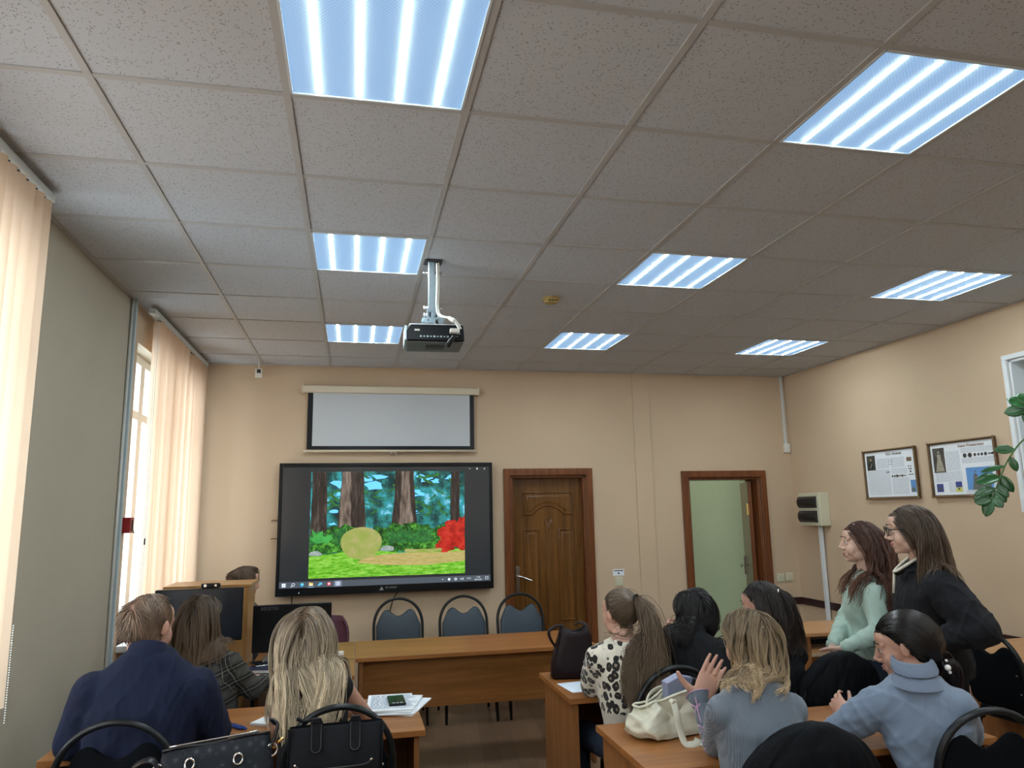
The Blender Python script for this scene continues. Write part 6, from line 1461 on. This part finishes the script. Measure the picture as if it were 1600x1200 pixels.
# ---- person 7: dark brown hair with clip
hm = hair_mat('dark_brown_hair', (.012, .008, .007), (.038, .022, .016), vary=.35, rough=.32); M['scalp7'] = plain('dark_scalp', (.018, .012, .01), .5)
a_ = dict(hip=(2.93, 1.20, .53), sL=(2.80, 1.16, .975), sR=(3.05, 1.16, .945), neck=(2.925, 1.16, 1.025))
t, R, H_ = person('person in black, long dark brown hair held by a silver clip', (2.920, 1.24, 1.140), -34, -8, 4, a_['neck'], a_['sL'], a_['sR'], (2.78, 1.30, .78), (3.10, 1.32, .78), (2.82, 1.50, .775), (3.04, 1.52, .775), a_['hip'], -10, M['blackshirt'], M['blacktrousers'], M['scalp7'], s=.98, k=.95, off=.012, topname='shirt', seed=23, face=True, brow=M['scalp7'])
cols = head_cols(H_, R, .98) + body_cols(Vector(a_['hip']), Vector(a_['sL']), Vector(a_['sR']), None, .95, .012)
loose_hair('hair', t, H_, R, .98, hm, cols, 1500, .42, 61, part=0, back=1.0, wave=.004, vol=.022, r0=.0018, cl=.35)
frac_z[0] = .05; ponytail('gathered_hair', t, H_, R, .98, hm, cols, 1300, (.0, -.110, .062), .34, 63, (0, -1, -.2), .6, .0017, .004, frac=.5, vol=.03)
mb = MB(); tp = H_ + R @ Vector((.0, -.119, .066)); mb.box(tp, (.052, .010, .018), R.to_4x4().to_3x3()); mb.build('hair_clip', M['chrome'], t, bevel=.003)

# ---- person 8: blonde in grey ribbed top with raised hand
M['ribgrey'] = knit('grey_blue_ribbed_knit', (.155, .19, .24), .8, rib=.55, ribscale=55, axis='x'); M['pink'] = plain('pink_satin', (.55, .33, .50), .35)
hm = hair_mat('wavy_honey_blonde_hair', (.17, .115, .065), (.68, .51, .32), vary=.5, mid=.55); M['scalp8'] = plain('honey_scalp', (.16, .105, .06), .6)
a_ = dict(hip=(2.26, .16, .53), sL=(2.112, .17, .990), sR=(2.385, .17, .978), neck=(2.255, .17, 1.055))
t, R, H_ = person('person with wavy shoulder-length blonde hair in a grey ribbed top, one hand raised', (2.287, .255, 1.150), -16, -4, 0, a_['neck'], a_['sL'], a_['sR'], (2.155, .33, .79), (2.45, .36, .78), (2.158, .43, .915), (2.36, .56, .775), a_['hip'], -4, [M['ribgrey'], M['pink']], M['pink'], M['scalp8'], s=1.0, k=.95, off=.010, sleeve_off=.009, foldamp=.0035, topname='ribbed_top', topz=lambda c: np.where((c[:, 2] < .790) & (c[:, 1] < .26) & (c[:, 0] > 2.14), 1, 0), seed=29, voxel=.0045, topvox=.006, cuff=.0, hands=[dict(d=(.55, .10, .83), n=(-.15, -.95, .15), s=(-.83, .15, .55), curl=(.10, .14, .16, .2), thumb=(.10, 1.0), spread=.035, tcurl=.2, k=1.15), None])
cols = head_cols(H_, R, 1.0) + body_cols(Vector(a_['hip']), Vector(a_['sL']), Vector(a_['sR']), None, .95, .012)
loose_hair('hair', t, H_, R, 1.0, hm, cols, 2300, .285, 71, part=.012, back=.5, wave=.009, wl=.17, vol=.018, r0=.0017, lv=.17, cl=.66, clump=28, squeeze=.7)
mb = MB()  # pink ribbon lacing along the sleeve
def ribbon(pts, r=.0035): mb.tube(bez(pts, 6), r, 6, flat=.5)
e_, w_ = Vector((2.155, .33, .79)), Vector((2.158, .43, .915)); o_ = Vector((-.030, -.022, 0))
ribbon([e_ + o_ + Vector((0, -.02, -.01)), vlerp(e_, w_, .35) + o_, vlerp(e_, w_, .7) + o_, w_ + o_ * .9 + Vector((0, 0, .02))])
for v in (.08, .42, .90):
    c = vlerp(e_, w_, v) + o_ * 1.12
    for q in ((-.018, 0, .012), (.016, 0, .014), (-.012, 0, -.022), (.012, 0, -.026)): ribbon([c, c + Vector(q) * .6 + Vector((0, -.006, 0)), c + Vector(q)], .003)
    mb.ell(c + Vector((0, -.003, 0)), (.005, .004, .005))
mb.build('pink_lacing', M['pink'], t, smooth=True)
mb = MB(); cw = Vector((2.158, .43, .915)); ax = (cw - Vector((2.155, .33, .79))).normalized(); uu = ax.cross(Vector((0, 1, 0))).normalized(); vv = ax.cross(uu)
rings = [[cw + ax * h + uu * (r * math.cos(2 * PI * q / 24)) + vv * (r * math.sin(2 * PI * q / 24)) for q in range(24)] for h, r in ((-.02, .033), (0, .035), (.022, .047 ), (.024, .048))]; mb.loft(rings, True, False); o = mb.build('flared_cuff', M['ribgrey'], t, smooth=True); q_ = o.modifiers.new('s', 'SOLIDIFY'); q_.thickness = .002
mb = MB(); mb.tube(rings[-1], .002, 6, closed=True); mb.build('pink_cuff_edge', M['pink'], t, smooth=True)
R8 = (Vector((.55, .10, .83)).normalized()); s8 = Vector((-.83, .15, .55)); s8 = (s8 - R8 * s8.dot(R8)).normalized(); n8 = R8.cross(s8)
rc = Vector((2.158, .43, .915)) + R8 * .112 - s8 * .0115; mb = MB(); mb.tube([rc + s8 * (.0112 * math.cos(a)) + n8 * (.0110 * math.sin(a)) for a in [2 * PI * q / 16 for q in range(16)]], .0016, 6, closed=True); mb.build('ring', M['brass'], t, smooth=True)
mb = MB(); tg = H_ + R @ Vector((-.078, .02, .01)); mb.tube([tg, H_ + R @ Vector((-.074, .06, .012)), H_ + R @ Vector((-.062, .092, .010))], .0018, 6); mb.tube([H_ + R @ Vector((-.040 + .024 * math.cos(a), .100, .002 + .02 * math.sin(a))) for a in [2 * PI * q / 16 for q in range(16)]], .0016, 6, closed=True); mb.build('glasses', M['blackplastic'], t, smooth=True)

# ---- person 9: pale blue turtleneck
M['bluesweat'] = knit('pale_blue_jersey', (.165, .215, .30), .85, bmp=.25); M['bluerib'] = knit('pale_blue_rib', (.155, .20, .285), .85, rib=.5, ribscale=75)
hm = hair_mat('smooth_dark_hair', (.008, .006, .006), (.022, .012, .011), vary=.3, rough=.28); M['scalp9'] = plain('dark_scalp_b', (.013, .01, .009), .5)
a_ = dict(hip=(3.03, .20, .53), sL=(2.800, .25, .945), sR=(3.005, .10, .955), neck=(2.918, .175, 1.02))
Hb = Vector((2.960, .280, 1.092))
t, R, H_ = person('person in a pale blue turtleneck, dark low ponytail tied with pearls', Hb, -53, -12, 2, a_['neck'], a_['sL'], a_['sR'], (2.665, .33, .785), (3.15, .22, .78), (2.845, .50, .785), (2.965, .535, .785), a_['hip'], -30, [M['bluesweat'], M['bluerib']], M['jeans'], M['scalp9'], s=1.0, k=.98, off=.022, sleeve_off=.024, low=.12, foldamp=.009, topname='turtleneck_sweater', seed=37, face=True, brow=M['scalp9'], voxel=.0042, cuff=.012,
    hands=[dict(d=(.0, .55, .35), n=(.75, .2, -.3), s=(.3, .1, .9), curl=(.65, .7, .75, .8), thumb=(.7, .5), k=.95), dict(d=(-.75, .3, .18), n=(-.2, -.3, -.8), s=(-.1, -.7, .5), curl=(.6, .65, .7, .75), thumb=(.8, .35), k=.95)])
cols = head_cols(H_, R, 1.0) + body_cols(Vector(a_['hip']), Vector(a_['sL']), Vector(a_['sR']), None, .98, .026)
xcl[:] = [.034, .045, .055]; ponytail('hair', t, H_, R, 1.0, hm, cols, 3600, (-.030, -.104, -.078), .21, 81, (-.10, -1, -.30), 1.5, .0019, .001, vol=.035, low=-.06, side=.012, grav=.26, cl=.15, taper=.45); xcl[:] = [.028, .052, .06]
nk = Vector(a_['neck']); mb = MB(); ax = ((H_ + R @ Vector((0, -.02, -.08)) - nk).normalized() * .35 + Vector((0, 0, 1))).normalized()
rings = []
for h, r in ((-.035, .092), (-.01, .078), (.02, .065), (.040, .060), (.050, .060), (.054, .065), (.048, .072), (.034, .077), (.016, .080), (.010, .078)):
    rings.append([nk + ax * h + Vector((r * math.cos(2 * PI * q / 36), r * math.sin(2 * PI * q / 36), .012 * math.sin(2 * PI * q / 36 + .6))) + Vector((.006, .022, 0)) * max(0, h / .05) for q in range(36)])
mb.loft(rings, True, False); mb.build('turtleneck_collar', M['bluerib'], t, smooth=True)
M['pearl'] = plain('pearl', (.75, .72, .68), .15); tp = H_ + R @ Vector((-.033, -.114, -.080))
for i, (q, r) in enumerate((((-.022, -.012, -.004), .0115), ((-.014, -.014, -.022), .0065), ((.006, -.016, .004), .006), ((.016, -.012, .014), .0065), ((.022, -.008, -.002), .0055), ((.004, -.018, -.014), .0055), ((.014, -.014, -.012), .005), ((-.004, -.016, .018), .0055))):
    mb = MB(); mb.ell(tp + R @ Vector(q), (r, r, r), None, 14, 10); mb.build('pearl', M['pearl'], t, smooth=True)
mb = MB(); mb.tube([tp + R @ Vector((.020 * math.cos(a), 0, .020 * math.sin(a))) for a in [2 * PI * q / 16 for q in range(16)]], .005, 8, closed=True); mb.build('hair_tie', M['blackplastic'], t, smooth=True)
tag((lambda: (lambda m: (m.tube(bez([(2.885, .575, .80), (2.905, .575, .815), (2.93, .58, .81)], 5), .006, 8), m.build('pen', M['blackplastic'], None, smooth=True))[1])(MB()))(), 'small black object held between the hands of the turtleneck person', 'desk item')

# ---- person 10: standing, mint sweatshirt
M['mint'] = knit('mint_sweatshirt_fleece', (.40, .54, .47), .9, bmp=.25)
hm = hair_mat('wavy_auburn_hair', (.060, .022, .014), (.155, .060, .034), vary=.45); M['scalp10'] = plain('auburn_scalp', (.06, .022, .014), .6)
M['skinf'] = plain('fair_skin', (.62, .40, .31), .45, var=.06, vs=14)
H10 = Vector((3.652, 1.38, 1.432)); a_ = dict(hip=(3.69, 1.40, .90), sL=(3.590, 1.235, 1.215), sR=(3.755, 1.535, 1.215), neck=(3.695, 1.39, 1.285))
t, R, H_ = person('standing person with long wavy auburn hair in a mint green sweatshirt, hands clasped', H10, -64, 2, 0, a_['neck'], a_['sL'], a_['sR'], (3.555, 1.16, .985), (3.64, 1.56, .98), (3.385, 1.25, .90), (3.40, 1.36, .885), a_['hip'], -64, M['mint'], M['jeans'], M['scalp10'], s=1.0, k=.93, off=.022, sleeve_off=.022, low=.10, foldamp=.013, topname='sweatshirt', seed=41, face=True, brow=M['scalp10'], stand=True, skin=M['skinf'], voxel=.0042, cuff=.03, collar=.02,
    hands=[dict(d=(-.35, .30, -.75), n=(.3, .6, .1), s=(-.8, -.1, .3), curl=(.55, .6, .65, .7), k=.95), dict(d=(-.35, -.30, -.75), n=(.4, -.6, .1), s=(-.8, 0, .3), curl=(.5, .55, .6, .65), k=.95)])
cols = head_cols(H_, R, 1.0) + body_cols(Vector(a_['hip']), Vector(a_['sL']), Vector(a_['sR']), None, .88, .014)
fw = npv(R.col[1])
loose_hair('hair', t, H_, R, 1.0, hm, cols, 2500, .54, 91, part=0, back=.5, wave=.009, wl=.10, vol=.024, r0=.0017, lv=.10, cl=.55, clump=22, facew=.35, wind=lambda p, t_: fw * (.03 if t_ > .3 else 0))
frac_z[0] = .055; ponytail('tied_back_hair', t, H_, R, 1.0, hm, cols, 900, (0, -.112, .03), .24, 93, (0, -1, -.1), .9, .0017, .010, frac=.5, vol=.03, wl=.09)
t2 = thing('phone', 'phone held in the clasped hands of the mint sweatshirt person', 'phone', (3.345, 1.295, .825), .6); mb = MB(); mb.box((0, 0, 0), (.012, .075, .12), (.35, .2, 0)); mb.build('body', M['blackplastic'], t2, bevel=.003)

# ---- person 11: standing, navy half-zip jumper
M['navyj'] = knit('black_navy_jumper', (.0025, .003, .006), .95, bmp=.4, sheen=0); M['creamtrim'] = plain('cream_piping', (.62, .58, .48), .6)
hm = hair_mat('straight_ash_hair', (.070, .046, .032), (.19, .125, .080), vary=.3, rough=.3); M['scalp11'] = plain('ash_scalp', (.068, .045, .03), .6)
H11 = Vector((3.455, .755, 1.522)); a_ = dict(hip=(3.55, .79, .93), sL=(3.470, .610, 1.305), sR=(3.60, .93, 1.305), neck=(3.515, .765, 1.380))
eL11, wL11 = Vector((3.500, .455, 1.105)), Vector((3.375, .575, 1.040))
t, R, H_ = person('standing person with glasses and a dark half-zip jumper with cream piping', H11, -60, -4, 0, a_['neck'], a_['sL'], a_['sR'], eL11, (3.73, 1.04, 1.06), wL11, (3.76, .97, .84), a_['hip'], -58, M['navyj'], M['blacktrousers'], M['scalp11'], s=1.0, k=1.04, off=.030, sleeve_off=.042, low=.0, foldamp=.012, topname='half_zip_jumper', seed=47, face=True, brow=M['scalp11'], stand=True, skin=M['skinf'], voxel=.0042, cuff=.05, collar=.0, legoff=.03,
    hands=[dict(d=(.45, .85, -.1), n=(.1, .2, -.6), s=(-.3, 0, .8), curl=(.3, .35, .4, .4)), None])
cols = head_cols(H_, R, 1.0) + body_cols(Vector(a_['hip']), Vector(a_['sL']), Vector(a_['sR']), None, .9, .010)
loose_hair('hair', t, H_, R, 1.0, hm, cols, 2200, .41, 101, part=0, back=.45, facew=.35, wave=.002, vol=.010, r0=.0017, cl=.3, lv=.20, squeeze=.3)
mb = MB(); nk = Vector(a_['neck']); B11 = yawm(-58)
loop = [nk + B11 @ Vector((.086 * math.cos(a), .075 * math.sin(a) + (.05 if math.sin(a) > 0 else 0) * math.sin(a), .030 - .085 * max(0, math.sin(a)) ** 1.3 + .012 * -min(0, math.sin(a)))) for a in [2 * PI * q / 36 for q in range(36)]]
mb.tube(loop, .0075, 8, closed=True, flat=1.6, nrm=(0, 0, 1)); f0 = nk + B11 @ Vector((0, .128, -.055)); mb.tube([f0, f0 + B11 @ Vector((0, .012, -.10))], .006, 8); mb.build('collar_piping', M['creamtrim'], t, smooth=True)
mb = MB(); rings = []
for h, r in ((-.035, .105), (.0, .085), (.028, .078)): rings.append([nk + B11 @ Vector((r * math.cos(a), r * .92 * math.sin(a) + .04 * max(0, math.sin(a)), h - .075 * max(0, math.sin(a)) ** 1.3 * (1 if h > -.03 else .3))) for a in [2 * PI * q / 36 for q in range(36)]])
mb.loft(rings, True, False); mb.build('collar', M['navyj'], t, smooth=True)
mb = MB(); cw = wL11 + (eL11 - wL11).normalized() * .05; ax = (wL11 - eL11).normalized(); mb.tube([cw, cw + ax * .03], [.045, .042], 20); mb.build('cuff_edge', M['creamtrim'], t, smooth=True)
mb = MB(); lens = MB()
for q in (-1, 1):
    c = Vector((q * .033, .108, .004)); P = [H_ + R @ (c + Vector((.027 * math.copysign(abs(math.cos(a)) ** .7, math.cos(a)), -.006 * abs(math.cos(a)), .021 * math.copysign(abs(math.sin(a)) ** .7, math.sin(a))))) for a in [2 * PI * k_ / 24 for k_ in range(24)]]
    mb.tube(P, .0022, 6, closed=True); lens.add(P, [tuple(range(24))]); mb.tube([H_ + R @ Vector((q * .060, .104, .012)), H_ + R @ Vector((q * .078, .05, .012)), H_ + R @ Vector((q * .080, -.01, .008))], .0022, 6)
mb.tube([H_ + R @ Vector((-.007, .110, .008)), H_ + R @ Vector((.007, .110, .008))], .002, 6)
g_ = mb.build('glasses', M['blackplastic'], t, smooth=True); lens.build('lens', M['glass'], g_)

# creases of the soft bags and coats
for o in list(bpy.data.objects):
    if o.name.startswith('bag_body') and o.data.materials[0] == M['cream_leather']: crumple(o, 4, .030, 8)
    elif o.name.startswith('bag_body') and o.data.materials[0] == M['brownleather']: crumple(o, 6, .004, 6)
    elif o.name.startswith('draped_coat'): crumple(o, 9, .018, 7, (1.6, 1.6, .35))
